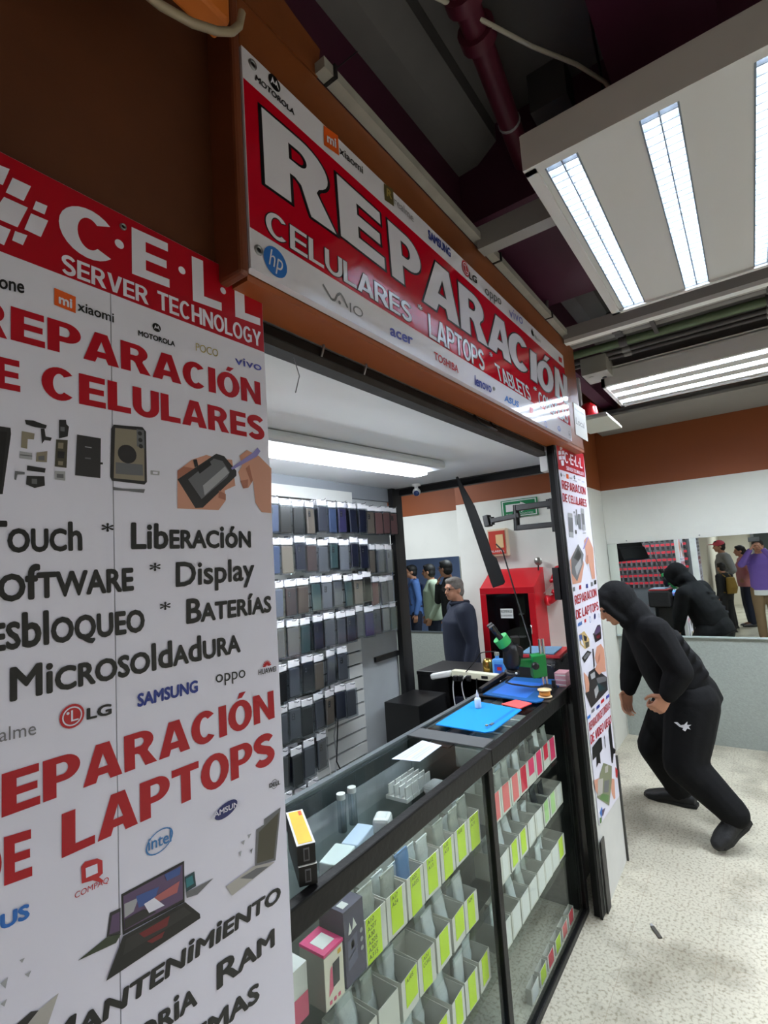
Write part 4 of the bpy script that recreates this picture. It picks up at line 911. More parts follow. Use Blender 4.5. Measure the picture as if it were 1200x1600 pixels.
t = thing('work_mat', 'bright blue silicone work mat near the middle of the counter', 'mat', (1.9,.96,ZT+.004)); m_ = MB(); m_.prism(quadz([(681,1133),(758,1146),(770,1144),(815,1110),(740,1096)], ZT+.0045), (0,0,.004), MAT1).build('sheet', t)
m_ = MB(); q = quadz([(762,1139),(806,1109),(801,1108),(757,1138)], ZT+.009); m_.poly(q, mat('mat_blue_line', (10,110,190), .5)).build('edge_ridge', t)
m_ = MB(); m_.box((1.815,.868,ZT+.0087),(1.84,.878,ZT+.012), PM).box((1.80,.88,ZT+.0087),(1.812,.888,ZT+.012), PT_).build('screw_tray', t)
t = thing('work_mat', 'darker blue ribbed work mat under the microscope', 'mat', (2.3,.95,ZT+.004)); m_ = MB(); m_.prism(quadz([(755,1086),(837,1099),(846,1097),(884,1064),(800,1059)], ZT+.0045), (0,0,.005), MAT2).build('sheet', t)
m_ = MB(); m_.poly(quadz([(768,1082),(822,1091),(850,1068),(800,1063)], ZT+.0098), MAT3).build('printed_panel', t)
m_ = MB(); m_.prism(quadz([(753,1083),(792,1057),(786,1056),(748,1082)], ZT+.006), (0,0,.02), INK).build('raised_edge', t)
t = thing('red_cloth', 'small coral red cloth pad between the blue mats', 'cloth', (2.1,.88,ZT+.004)); m_ = MB(); m_.prism(quadz([(784,1101),(806,1094.5),(831,1100),(812,1108)], ZT+.0045), (0,0,.004), mat('cloth_coral', (236,84,84), .8, bump=.3, bscale=80)).build('pad', t)
t = thing('dropper_bottle', 'small white dropper bottle on the bright blue mat', 'bottle', (2.005,1.013,ZT+.0086))
BOT = mat('bottle_white', (214,226,236), .35)
P = Vector((2.005,1.013,ZT+.0087)); MB().lathe(P, [(0,0),(.0125,0),(.0135,.003),(.0135,.034),(.011,.040),(.006,.043)], BOT, 18).build('body', t); MB().lathe(P, [(.0068,.042),(.0068,.052),(.003,.064),(.0012,.073),(0,.074)], WHITE, 16).build('nozzle', t)
t = thing('solder_spool', 'orange spool of solder on the darker blue mat', 'spool', (2.262,.815,ZT+.0096)); P = Vector((2.262,.815,ZT+.0097)); SOR = mat('spool_orange', (226,150,70), .45)
MB().lathe(P, [(0,0),(.030,0),(.030,.004),(.012,.005),(.012,.027),(.030,.028),(.030,.032),(.008,.032),(0,.032)], mat('spool_pale', (222,196,150), .4), 24).build('reel', t); MB().lathe(P, [(.013,.006),(.023,.007),(.024,.016),(.023,.026),(.013,.027)], SOR, 24).build('wire_winding', t)
# microscope
GRN = mat('scope_green', (14,128,58), .35); GRN2 = mat('scope_green_light', (50,178,92), .4); SBLK = mat('scope_black', (22,22,25), .35)
zb = ZT+.0098
t = thing('microscope', 'black and green stereo microscope on the counter', 'microscope', (2.37,.84,zb))
W = lambda px, py, dep: CAMPOS+(RIGHT*((px-600)/F_PX)-UP*((py-800)/F_PX)+_fwd)*dep
MB().box((2.325,.80,zb),(2.395,.87,zb+.022), SBLK).build('post_foot', t, .004)
for k in (0,1): MB().cyl((2.356+.012*k,.851-.012*k,zb+.02),(2.356+.012*k,.851-.012*k,zb+.232), .0062, CHROME, 14).build('column', t)
blk = [W(831,1026,2.33), W(853,1023,2.33), W(856,1057,2.33), W(834,1061,2.33)]
m_ = MB(); m_.prism(blk, _fwd*.05, GRN).build('focus_block', t, .004)
m_ = MB(); m_.prism([W(811,1033,2.34), W(833,1031,2.34), W(834,1044,2.34), W(811,1042,2.34)], _fwd*.035, GRN).build('arm', t, .003)
kc = W(836,1040,2.30); m_ = MB().lathe(kc, [(0,-.004),(.014,-.004),(.0165,0),(.0165,.012),(.012,.018),(0,.018)], SBLK, 16, -_fwd); m_.build('focus_knob', t)
kc = W(862,1041,2.34); MB().lathe(kc, [(0,0),(.009,0),(.009,.014),(.0,.016)], SBLK, 14, RIGHT).build('side_knob', t); MB().cyl(W(855,1039,2.34), W(861,1040,2.34), .003, CHROME, 8).build('side_screw', t)
hc = W(800,1020,2.36)
m_ = MB(); m_.loft([(W(800,1045,2.36), RIGHT*.026, _fwd*.026),(W(800,1036,2.36), RIGHT*.040, _fwd*.036),(W(800,1020,2.36), RIGHT*.042, _fwd*.036),(W(798,1006,2.36), RIGHT*.034, _fwd*.034)], SBLK).build('head', t)
MB().prism([W(806,1008,2.33), W(818,1014,2.33), W(817,1028,2.33), W(808,1022,2.33)], _fwd*.05, SBLK).build('head_fin', t)
MB().prism([W(800,997,2.36), W(812,996,2.36), W(812,1010,2.36), W(800,1010,2.36)], _fwd*.04, SBLK).build('camera_port', t)
d = (W(768,980,2.36)-W(786,1003,2.36)).normalized()
sidev = (_fwd - d*_fwd.dot(d)).normalized()
MB().tube([W(799,1017,2.36), W(789,1006,2.36)], [.030,.031], SBLK, 20).build('prism_body', t)
MB().tube([W(789.5,1007,2.36), W(781,996,2.36)], [.034,.035], GRN2, 24).build('green_collar', t)
for s in (-1, 1):
    o_ = sidev*(.020*s); MB().tube([W(783,998,2.36)+o_, W(772,985,2.36)+o_, W(771.6,984.6,2.36)+o_, W(766,977,2.36)+o_], [.0135,.0135,.016,.015], mat('eyepiece_black', (34,34,38), .25), 16).build('eyepiece', t)
MB().lathe(W(800,1036,2.36), [(.026,-.016),(.030,-.014),(.030,0),(.026,.0)], GRN, 24, UP).build('lower_ring', t); MB().lathe(W(800,1049,2.36), [(.016,-.012),(.024,-.010),(.024,.012),(.018,.014)], SBLK, 24, UP).build('objective', t)
MB().lathe(W(800,1051,2.36), [(.020,-.006),(.034,-.006),(.034,.006),(.020,.006)], mat('ring_light_black', (40,40,44), .4), 24, UP).build('ring_light', t); MB().ell(W(807,1052,2.32), (.006,.006,.006), WHITE).build('ring_light_switch', t)
MB().box((2.348,.795,zb+.02),(2.36,.81,zb+.05), SBLK).build('post_clamp', t)
MB().tube([W(808,1052,2.33), W(790,1066,2.3), W(800,1069,2.25), W(830,1073,2.27), W(848,1073,2.32)], .004, SBLK, 8).build('light_cable', t)
# far-end desk and what stands on it
DSK = mat('desk_black', (20,20,21), .42, noise=.15, nscale=10)
t = thing('work_desk', 'black work desk with open shelf behind the counter', 'desk', (3.05,1.45,0))
MB().box((2.888,1.12,.870),(3.24,1.885,.895), DSK).build('desk_top', t, .003)
MB().box((2.89,1.86,0),(3.23,1.88,.87), DSK).build('side_panel', t); MB().box((3.21,1.146,0),(3.23,1.86,.87), DSK).build('back_panel', t); MB().box((2.89,1.125,0),(3.23,1.145,.87), DSK).build('side_panel', t)
MB().box((2.90,1.146,.62),(3.21,1.86,.638), DSK).build('shelf', t); MB().box((2.90,1.66,0),(2.915,1.86,.87), DSK).build('front_panel', t)
t = thing('black_cabinet', 'low black cabinet between the divider post and the desk', 'cabinet', (2.7,1.8,0)); MB().box((2.48,1.62,0),(2.80,1.86,.80), mat('cabinet_black', (20,20,21), .4)).build('body', t, .004)
t = thing('power_strip', 'cream power strip with white plugs along the desk edge', 'power strip', (2.86,1.4,.87))
CRM = mat('strip_cream', (222,220,196), .45); ps0 = W(690,1049,2.0); 
PD_ = lambda px,py: at(px,py,'x',2.86)
a, b = PD_(708,1051), PD_(778,1059); MB().bar(a, b, .05, .04, CRM, (0,0,1)).build('body', t, .006)
a, b = PD_(675,1057), PD_(705,1052); MB().bar(a, b, .05, .035, WHITE).build('white_plug', t, .01)
for px in (716,724,736): p = PD_(px,1058); MB().box((p.x-.045,p.y-.014,p.z-.016),(p.x-.022,p.y+.014,p.z+.016), SBLK).build('black_plug', t, .003)
p = PD_(760,1057); MB().box((p.x-.028,p.y-.02,p.z-.008),(p.x-.0245,p.y+.02,p.z+.008), BLACK).build('socket', t)
def wire(parent, px, r=.004, m=WHITE, X=2.83, name='cord'):
    P = [at(x,y,'x',X) for x,y in px]; Q = []
    for i in range(len(P)-1):
        p0 = P[max(i-1,0)]; p1 = P[i]; p2 = P[i+1]; p3 = P[min(i+2,len(P)-1)]
        for k in range(5):
            s = k/5; Q.append(.5*((2*p1)+(p2-p0)*s+(2*p0-5*p1+4*p2-p3)*s*s+(3*p1-p0-3*p2+p3)*s**3))
    Q.append(P[-1]); return MB().tube(Q, r, m, 8).build(name, parent)
wire(t, [(709,1060),(708,1075),(710,1095),(714,1115)]); wire(t, [(728,1056),(722,1064),(723,1080),(728,1097),(732,1108)]); wire(t, [(775,1057),(782,1064),(790,1074)]); wire(t, [(745,1060),(745,1075),(748,1085),(744,1092)], .004, BLACK); wire(t, [(728,1050),(745,1030),(752,1020),(775,1018)], .003, BLACK)
t = thing('router', 'dark boxy router hanging below the power strip', 'router', (2.87,1.45,.7)); p = at(725,1080,'x',2.87); MB().box((2.83,p.y-.10,p.z-.11),(2.868,p.y+.05,p.z-.03), mat('router_blue_black', (26,28,42), .4)).build('body', t, .004)
t = thing('gold_bottle', 'small gold bottle beside the blue spray on the desk', 'bottle', (2.95,1.40,.895)); MB().lathe((2.95,1.40,.8955), [(0,0),(.030,0),(.032,.01),(.032,.07),(.024,.085),(.015,.09),(.0,.092)], mat('gold', (196,160,84), .2, .9), 20).build('body', t)
t = thing('cleaner_bottle', 'blue cleaner bottle with red print behind the microscope', 'bottle', (2.93,1.32,.895)); LBL = mat('bottle_blue', (88,160,232), .35)
MB().box((2.90,1.275,.8955),(2.95,1.355,.995), LBL).build('body', t, .016); MB().cyl((2.925,1.325,.994),(2.925,1.325,1.012), .012, LBL, 12).build('neck', t); MB().cyl((2.925,1.325,1.012),(2.925,1.325,1.03), .015, mat('cap_grey', (150,150,140), .4), 12).build('cap', t); MB().box((2.8985,1.285,.915),(2.8995,1.335,.965), mat('label_blue', (40,90,200), .4)).build('label_panel', t); MB().box((2.8975,1.29,.93),(2.8983,1.318,.95), LRED).build('label_mark', t)
t = thing('tool_bag', 'black tool bag with red and blue folder on top behind the microscope', 'bag', (2.75,.96,.895))
BAGM = mat('bag_black', (26,25,27), .6, bump=.3, bscale=40)
t.location = (2.78,.98,.87)
MB().box((2.62,.87,.87),(2.92,1.10,1.065), BAGM).build('body', t, .02); MB().tube([(2.70,.868,1.04),(2.71,.85,1.075),(2.80,.85,1.075),(2.82,.868,1.04)], .006, BAGM, 8).build('handle', t); MB().box((2.70,.866,.90),(2.86,.872,.98), mat('bag_pocket', (36,35,37), .6)).build('pocket', t, .004)
t2 = thing('side_cabinet', 'dark cabinet under the tool bag', 'cabinet', (2.75,.98,0)); MB().box((2.605,.85,0),(2.879,1.015,.868), DSK).build('body', t2, .004)
t = thing('folder', 'red edged folder on the tool bag', 'folder', (2.75,.98,1.066)); MB().box((2.64,.87,1.066),(2.90,1.08,1.082), mat('folder_red', (176,40,44), .5), .1).build('cover', t, .003); MB().box((2.65,.90,1.083),(2.86,1.07,1.09), mat('folder_blue', (110,150,180), .5), .1).build('inner_sheet', t, .002)
PKB = mat('carton_pink', (224,164,176), .5)
for k in range(3):
    t = thing('small_carton', ['pink carton, lowest of the stack by the black post', 'pink carton in the middle of the stack by the black post', 'pink carton on top of the stack by the black post'][k], 'carton', (2.47,.86,ZT+.004+.022*k), 'pink cartons by the post'); bx('carton', (2.468,.782,ZT+.0045+.022*k), (2.545,.835,ZT+.025+.022*k), PKB, t, .001); bx('pale_band', (2.467,.7815,ZT+.0125+.022*k), (2.4675,.83,ZT+.017+.022*k), WHITE, t)
# shelf that carries the post-side end of the counter top
MB().box((2.463,.772,.90),(2.60,1.12,ZT+.0035), FRM).build('end_leaf', cb)

# ================================================================== MONITOR ON ITS ARM, SECURITY CAMERA
t = thing('monitor', 'black flat monitor seen edge on, hanging on the wall arm', 'monitor', (2.6,1.17,1.8))
Q = lambda px,py: at(px,py,'x',2.60)
p0, p1, p2, p3 = Q(712,745), Q(770,920), Q(795,905), Q(740,790)
axis = (Q(771,918)-Q(713,746)); L = axis.length; ax = axis.normalized()
nrm = Vector((0, -ax.z, ax.y)).normalized()
if nrm.y > 0: nrm = -nrm
depth = Vector((.905,.42,.0))
prof = [(0,-.004),(0,.012),(.06,.018),(.30,.050),(.62,.060),(.74,.056),(.78,.072),(.985,.075),(1.0,.060),(1.0,-.004)]
pts = [Q(713,746)+ax*(L*u)+nrm*v for u, v in prof]
MB().prism([p-depth*.02 for p in pts], depth*.50, mat('monitor_black', (16,16,17), .6, spec=.2)).build('housing', t, .004)
MB().prism([Q(713,746)+ax*(L*.02)-nrm*.0045, Q(713,746)+ax*(L*.98)-nrm*.0045, Q(713,746)+ax*(L*.98)-nrm*.0055, Q(713,746)+ax*(L*.02)-nrm*.0055], depth*.46, mat('screen_black', (10,11,13), .15)).build('screen', t)
MB().tube([at(775,850,'x',2.54),at(785,860,'x',2.54),at(800,910,'x',2.54),at(815,960,'x',2.5),at(829,1005,'x',2.45),at(829,1020,'x',2.38)], .004, BLACK, 8).build('signal_cable', t)
am = thing('swivel_bracket', 'black jointed arm holding the monitor to the door post', 'bracket', (2.5,.9,1.78))
K = lambda px,py,X=2.50: at(px,py,'x',X)
MB().bar(K(866,786), K(806,794), .03, .030, BLACKM).build('upper_link', am, .003); MB().bar(K(868,819), K(808,825), .03, .026, BLACKM).build('lower_link', am, .003); MB().bar(K(812,805), K(768,814), .03, .024, BLACKM).build('front_link', am, .003)
MB().cyl(K(806,789), K(808,829), .016, BLACKM, 14).build('elbow_joint', am); MB().cyl(K(856,780), K(858,795), .010, BLACKM, 12).build('pivot_pin', am)
MB().cyl(K(768,808), K(769,820), .014, BLACKM, 12).build('swivel', am); m_ = MB(); m_.bar(K(766,813), K(758,815), .05, .06, BLACKM).build('mount_plate', am, .004)
MB().box((2.445,.7565,1.70),(2.483,.768,1.86), BLACKM).build('wall_plate', am)
t = thing('security_camera', 'white dome security camera under the shop ceiling by the divider', 'camera', (2.72,1.66,2.1))
P = at(651,770,'x',2.78); MB().lathe((P.x,P.y,2.10), [(.03,0),(.03,-.012),(.012,-.016),(.012,-.03)], WHITE, 18).build('mount', t); MB().ell((P.x,P.y,P.z+.005), (.026,.026,.026), WHITE).build('housing', t); MB().lathe(P+Vector((-.008,-.004,-.002)), [(.0,.026),(.014,.0255),(.018,.02)], mat('lens_blue', (40,60,110), .15), 18, Vector((-.85,-.45,-.25))).build('lens', t)
t = thing('wall_sensor', 'small grey sensor box under the beam by the black post', 'sensor', (2.5,.86,2.05)); P = at(853,728,'x',2.5); MB().box((P.x-.03,P.y-.02,P.z-.03),(P.x+.03,P.y+.02,2.10), WHITE).build('body', t, .004); MB().cyl((P.x-.01,P.y-.02,P.z-.01),(P.x-.03,P.y-.035,P.z-.02), .008, BLACK, 10).build('sensor_eye', t)
# divider post and beam of the shop's open side
t = thing('divider_post', 'dark steel divider post at the end of the slat wall', 'post', (2.83,1.9,0)); MB().box((2.802,1.90,0),(2.885,1.958,2.097), mat('post_dark', (44,44,46), .5, .2, noise=.3, nscale=15)).build('upright', t, .003); MB().box((2.768,1.895,0),(2.8015,1.93,2.097), BLACK).build('inner_edge', t); MB().box((2.52,1.927,1.015),(2.768,1.944,1.045), BLACK).build('cross_bar', t)
t = thing('side_beam', 'black beam over the open side of the shop', 'beam', (2.88,1.3,2.05)); MB().box((2.86,.83,2.055),(2.905,1.99,2.10), MATS['rail_black']).build('bar', t); MB().box((2.84,.83,2.096),(2.93,1.99,2.1), MATS['rail_dusty']).build('flange', t)

# ================================================================== SLAT WALL WITH CASES
SLATM = mat('slat_white', (216,218,216), .5)
t = thing('slat_wall', 'white grooved slat wall at the back of the shop', 'display wall', (1.5,1.95,0))
SP = .0725; k = 0; m_ = MB(); z = .1
while z < 2.0:
    m_.box((.58,1.932,z),(2.39,1.95,z+SP-.010), SLATM); z += SP
m_.build('boards', t); MB().box((.58,1.95,.1),(2.39,1.96,2.01), mat('slat_groove', (52,50,48), .6)).build('backing', t)
t = thing('end_panel', 'pale grey panel between the slat wall and the divider post', 'panel', (2.55,1.95,0)); MB().box((2.392,1.945,0),(2.764,1.96,2.01), mat('panel_pale', (186,192,196), .5, noise=.12, nscale=5)).build('sheet', t)
CASEC = [mat('case_navy', (28,32,52), .4), mat('case_black', (24,24,27), .4), mat('case_grey', (86,88,94), .45), mat('case_blue', (70,84,114), .4), mat('case_tan', (120,108,96), .5), mat('case_rose', (128,92,88), .5), mat('case_violet', (58,54,92), .4), mat('case_teal', (66,88,88), .4), mat('case_smoke', (110,112,118), .35), mat('case_brown', (72,54,52), .45)]
CNAME = ['navy','black','dark grey','blue','tan','rose','violet','teal','smoke grey','brown']
HDR = mat('hang_card', (226,226,230), .4); HOOKM = mat('hook_steel', (150,152,156), .35, .6)
protos = {}
def case_pack(ci, card):
    """box of clear plastic with a phone cover in it, hung by a card on a hook; origin at the hook"""
    key = (ci, card)
    if key in protos: return dup(protos[key])
    t = thing('phone_case_pack', 'x', 'phone case')
    MB().box((-.037,-.013,-.168),(.037,.013,-.022), CLEAR).build('clear_box', t, .002)
    MB().box((-.032,-.008,-.162),(.032,.004,-.030), CASEC[ci]).build('phone_case', t, .006)
    m = MB(); m.box((-.026,.0045,-.160),(.026,.006,-.032), CARDS if card else PD); m.build('inlay_card', t)
    if card: m = MB(); m.box((-.020,-.0092,-.075),(-.004,-.0082,-.045), INK); m.box((-.018,-.0105,-.056),(-.011,-.0092,-.049), PM); m.box((-.018,-.0105,-.069),(-.011,-.0092,-.062), PM); m.build('camera_window', t)
    m = MB(); m.box((-.034,-.004,-.024),(.034,.004,.008), HDR); m.build('header_card', t, .002)
    protos[key] = t
    return t
rowz = [1.955,1.757,1.560,1.368,1.172,.980,.785,.600]
rown = ['top row','second row','third row','fourth row','fifth row','sixth row','seventh row','lowest row']
rend = [2.70,2.66,2.68,2.66,2.16,2.20,1.95,1.90]
cols_ = [[3,1,1,4,0,3,6,0,0,4,5,5,5],[3,4,0,9,2,7,8,0,0,4,2,8],[3,9,9,7,8,2,7,4,1,5,2,8],[2,2,7,0,2,2,0,2,6,2,8,7],[1,2,1,4,2,2,4],[2,2,1,2,4,0],[2,1,2,2,1],[0,0,0,1]]
for r in range(8):
    x = 1.40; k = 0; spots = []
    while x < rend[r]:
        spots.append(x); x += .0855+random.uniform(-.006,.006)
    for k, x in enumerate(spots):
        nth = ORD[len(spots)-1-k]
        ci = cols_[r][(k-3) % len(cols_[r])]
        zj = rowz[r] + (random.uniform(-.012,.006)) + (-.035 if x > 2.42 and r in (1,2) else 0)
        yb = 1.872 if x < 2.40 else 1.885
        for q in range(2):
            if q == 1 and (k+r) % 3 == 2: continue
            cj = ci if q == 0 else (ci+1+k) % 10
            o = case_pack(cj, (k+r+q) % 3 == 0)
            o['label'] = f'{CNAME[cj]} phone case pack, {nth} from divider end, slat wall {rown[r]}' + ('' if q == 0 else ', behind front one')
            o['group'] = 'phone case packs on the slat wall'
            o.location = (x+.008*q+random.uniform(-.004,.004), yb-.036+.038*q, zj+.004*q); o.rotation_euler = (random.uniform(-.03,.05), 0, random.uniform(-.22,.12))
        h = thing('display_hook', f'steel display hook of the pack {nth} from divider end, {rown[r]}', 'hook', (x, 1.93, zj), 'hooks of the slat wall')
        MB().tube([(x,1.935,zj+.004),(x,yb-.06,zj+.004),(x,yb-.072,zj+.010)], .0022, HOOKM, 6).build('wire_arm', h); MB().box((x-.012,1.928,zj-.008),(x+.012,1.934,zj+.016), HOOKM).build('clip_plate', h)
for k in range(3):
    t = thing('charging_cable', ['white charging cable hanging below the case packs', 'grey charging cable hanging below the case packs', 'black charging cable with red tip hanging below the case packs'][k], 'cable', (2.04,1.9,.7))
    px = [[(520,1125),(513,1130),(508,1160),(515,1195),(518,1220)],[(526,1125),(522,1150),(526,1180),(524,1215)],[(528,1122),(527,1155),(526,1190),(533,1205),(538,1212)]][k]
    P = [at(a,b,'y',1.90-.01*k) for a,b in px]; MB().tube(P, .0035, [WHITE, PL, BLACK][k], 8).build('cord', t)
    MB().box((P[-1].x-.006,P[-1].y-.004,P[-1].z-.02),(P[-1].x+.006,P[-1].y+.004,P[-1].z), [WHITE, PM, LRED][k]).build('plug', t)
# goods on the shop's near side wall, seen in the mirror
REDC = mat('pack_red', (196,36,52), .45)
t0 = thing('accessory_pack', 'x', 'accessory'); MB().box((0,-.029,-.095),(.012,.029,0), mat('pack_grey', (120,118,122), .5)).build('card', t0); MB().box((.012,-.029,-.036),(.0125,.029,0), REDC).build('red_header', t0); MB().box((.012,-.022,-.09),(.024,.022,-.04), PD).build('item', t0)
first = True
for r in range(8):
    for k in range(14):
        o = t0 if first else dup(t0); first = False
        o.location = (.562, .88+.074*k, 1.86-.118*r); o['label'] = f'red headed accessory pack, {ORD[k]} from the counter in {ORD[r]} row of inner side wall'; o['group'] = 'accessory packs on the inner side wall'

# ================================================================== FAR WALL THINGS
t = thing('hose_cabinet', 'red fire hose cabinet with glazed door on the white pillar', 'fire cabinet', (4.33,1.75,.9))
FR = mat('fire_red', (186,14,30), .35); FRD = mat('fire_red_dark', (130,10,20), .4); FRL = mat('fire_red_side', (200,24,40), .35)
ya, yb_, zl, zt = 1.515, 2.005, .50, 1.335
m_ = MB(); m_.add([(4.20,ya,zl),(4.20,yb_,zl),(4.464,yb_,zl),(4.464,ya,zl),(4.20,ya,zt),(4.20,yb_,zt),(4.464,yb_,zt+.15),(4.464,ya,zt+.15)], [(3,2,1,0),(4,5,6,7),(1,2,6,5),(3,0,4,7),(2,3,7,6)], FR)
m_.build('body', t)
m_ = MB(); a = .055
m_.box((4.185,ya,zl),(4.20,yb_,zl+a), FR).box((4.185,ya,zt-a),(4.20,yb_,zt), FR).box((4.185,ya,zl+a),(4.20,ya+a,zt-a), FR).box((4.185,yb_-a,zl+a),(4.20,yb_,zt-a), FR); d_ = m_.build('door', t, .003)
MB().box((4.192,ya+a,zl+a),(4.196,yb_-a,zt-a), glass('door_glass', (180,180,178), .09)).build('door_glass', d_)
MB().box((4.44,ya+.01,zl+.02),(4.455,yb_-.01,zt-.01), FRD).build('inner_back', t)
MB().lathe((4.33,1.72,.78), [(.02,-.04),(.20,-.04),(.20,-.03),(.05,-.028),(.05,.028),(.20,.03),(.20,.04),(.02,.04)], mat('hose_reel_grey', (150,150,146), .5), 28, (1,0,0)).build('hose_reel', t)
MB().box((4.183,1.715,1.075),(4.1855,1.825,1.155), WHITE).build('notice', t); put_text(t, 'ROMPASE', (4.183,1.82,1.12), (4.183,1.72,1.12), (4.183,1.82,1.145), INK, n=Vector((-1,0,0)), lift=.001); put_text(t, 'EN CASO DE INCENDIO', (4.183,1.82,1.09), (4.183,1.72,1.09), (4.183,1.82,1.105), INK, n=Vector((-1,0,0)), lift=.001)
MB().tube([(4.18,1.56,.95),(4.165,1.56,.95),(4.165,1.56,1.02),(4.18,1.56,1.02)], .005, CHROME, 8).build('handle', d_)
t = thing('break_hammer', 'small round break hammer hanging above the fire cabinet', 'hammer', (4.44,1.45,1.5)); P = at(841,877,'x',4.42); MB().lathe(P, [(0,-.01),(.032,-.01),(.036,0),(.032,.01),(0,.01)], mat('hammer_steel', (160,158,150), .3, .7), 20, (1,0,0)).build('head', t); q = at(843,915,'x',4.42); MB().tube([P, P.lerp(q,.5)+Vector((0,.004,0)), q], .006, BLACKM, 8).build('handle', t); MB().box((q.x-.014,q.y-.016,q.z-.05),(q.x+.014,q.y+.016,q.z+.02), BLACK).build('grip', t); MB().tube([q+Vector((0,0,-.04)), q+Vector((0,-.03,-.07)), at(862,914,'x',4.42)], .004, WHITE, 6).build('cord', t)
t = thing('fire_pipe', 'bright red elbowed pipe with valve beside the fire cabinet', 'pipe', (4.4,1.35,1.2))
V4 = lambda px,py: at(px,py,'x',4.36)
pts = [V4(852,938), V4(860,938), V4(872,930), V4(874,915), V4(866,905), V4(870,893), V4(880,889)]
MB().tube(pts, .032, FRL, 16).build('elbow', t)
for p, d in ((V4(856,938), (0,-1,0)), (V4(870,926), (0,-.4,1)), (V4(867,906), (0,.3,1)), (V4(873,892), (0,-1,.3))): MB().lathe(p, [(.03,-.014),(.045,-.014),(.045,.014),(.03,.014)], FRL, 16, d).build('coupling', t)
t = thing('exit_sign', 'green and white evacuation route sign on the pillar', 'sign', (4.46,1.68,2.03)); SGG = mat('sign_green', (20,122,72), .4)
MB().box((4.455,1.505,1.945),(4.464,1.845,2.105), SGG).build('panel', t); MB().box((4.4535,1.515,1.952),(4.455,1.835,2.098), WHITE).build('border', t); MB().box((4.4525,1.525,1.96),(4.4535,1.825,2.09), SGG).build('field', t)
m_ = MB(); m_.poly([(4.452,y,z) for y, z in ((1.80,2.0),(1.80,2.065),(1.66,2.065),(1.66,2.08),(1.56,2.032),(1.66,1.985),(1.66,2.0))], WHITE).build('arrow', t)
put_text(t, 'RUTA DE EVACUACION', (4.452,1.80,1.966), (4.452,1.55,1.966), (4.452,1.80,1.98), WHITE, n=Vector((-1,0,0)), lift=.0005)
t = thing('alarm_station', 'cream alarm box with red front panel on the pillar', 'alarm', (4.44,1.9,1.73)); MB().box((4.405,1.80,1.605),(4.464,1.985,1.855), mat('alarm_cream', (214,196,168), .5)).build('case', t, .006); MB().box((4.398,1.815,1.625),(4.405,1.97,1.835), mat('alarm_red', (190,60,44), .45)).build('front_panel', t); MB().box((4.393,1.83,1.68),(4.398,1.90,1.80), mat('alarm_window', (224,190,140), .4)).build('window', t)
put_text(t, 'ALARMA', (4.397,1.96,1.64), (4.397,1.83,1.64), (4.397,1.96,1.66), WHITE, n=Vector((-1,0,0)), lift=.0005)
t = thing('wall_mirror', 'long wall mirror behind the hooded person', 'mirror', (4.90,-.4,1.24)); MB().box((4.898,-2.3,.848),(4.905,1.064,1.642), MIRROR).build('mirror_glass', t)
for y in (.9,.35,-.2): MB().cyl((4.902,y,1.662),(4.894,y,1.662), .006, STEEL, 10).build('fixing_screw', t)
t = thing('wall_mirror', 'wall mirror beyond the pillar that shows three standing people', 'mirror', (4.90,3.2,1.24)); MB().box((4.898,2.552,.842),(4.905,4.4,1.635), MIRROR).build('mirror_glass', t); MB().box((4.894,2.552,.828),(4.905,4.4,.842), ALU).build('bottom_rail', t)
t = thing('siren_lamp', 'small hanging lamp tray with red siren beyond the fascia', 'lamp', (3.35,.72,2.35))
SX = 3.3; G = lambda px,py,X=SX: at(px,py,'x',X)
p = G(918,640); q = G(978,660); 
MB().box((3.15,.60,2.37),(3.55,.80,2.385), mat('tray_white', (205,205,196), .5)).build('tray', t, .003); MB().box((3.16,.61,2.385),(3.54,.79,2.40), ENAMEL).build('tray_top', t)
MB().lathe((3.27,.73,2.40), [(.0,0),(.055,0),(.055,.03),(.05,.075),(.03,.10),(0,.105)], mat('siren_red', (176,12,24), .25), 20).build('siren_dome', t); MB().cyl((3.27,.73,2.40),(3.27,.73,2.415), .06, WHITE, 20).build('siren_base', t)
MB().box((3.30,.775,2.40),(3.34,.80,2.70), ENAMEL).build('hanger', t)
t = thing('junction_box', 'grey metal junction box on the ceiling pipes above the fascia end', 'box', (3.0,.55,2.6)); P = at(935,590,'z',2.60); MB().box((P.x-.10,P.y-.07,2.60),(P.x+.10,P.y+.07,2.70), mat('jbox_grey', (150,146,140), .5)).build('body', t, .003); MB().cyl((P.x+.02,P.y-.03,2.600),(P.x+.02,P.y-.03,2.597), .012, BLACK, 12).build('knockout', t); MB().cyl((P.x-.04,P.y+.03,2.600),(P.x-.04,P.y+.03,2.597), .012, MATS['jbox_grey'], 12).build('cover', t)
# pipes across the corridor ceiling
PG = [mat('pipe_grey', (128,124,122), .5, noise=.2, nscale=10), mat('pipe_pale', (166,160,156), .5), mat('pipe_green', (84,100,72), .5), mat('pipe_dark', (70,66,66), .5)]
for k, (x, z, r, mi) in enumerate(((2.74,2.76,.028,0),(2.82,2.74,.024,1),(2.90,2.75,.026,0),(2.99,2.72,.022,2),(3.06,2.70,.014,3),(3.11,2.69,.012,3))):
    t = thing('ceiling_pipe', ['thick grey pipe across the corridor ceiling', 'pale pipe across the corridor ceiling next to the thick grey one', 'grey pipe across the corridor ceiling beside the green one', 'green pipe across the corridor ceiling', 'thin dark pipe beside the green ceiling pipe', 'thinnest dark pipe beside the louvred ceiling light'][k], 'pipe', (x,-1,z), 'pipes across the corridor ceiling')
    MB().cyl((x,-3.1,z),(x,.75,z), r, PG[mi], 14).build('tube', t)
    for y in (-.2,.45): MB().cyl((x,y-.02,z),(x,y+.02,z), r*1.3, PG[3 if mi != 3 else 0], 14).build('sleeve', t)
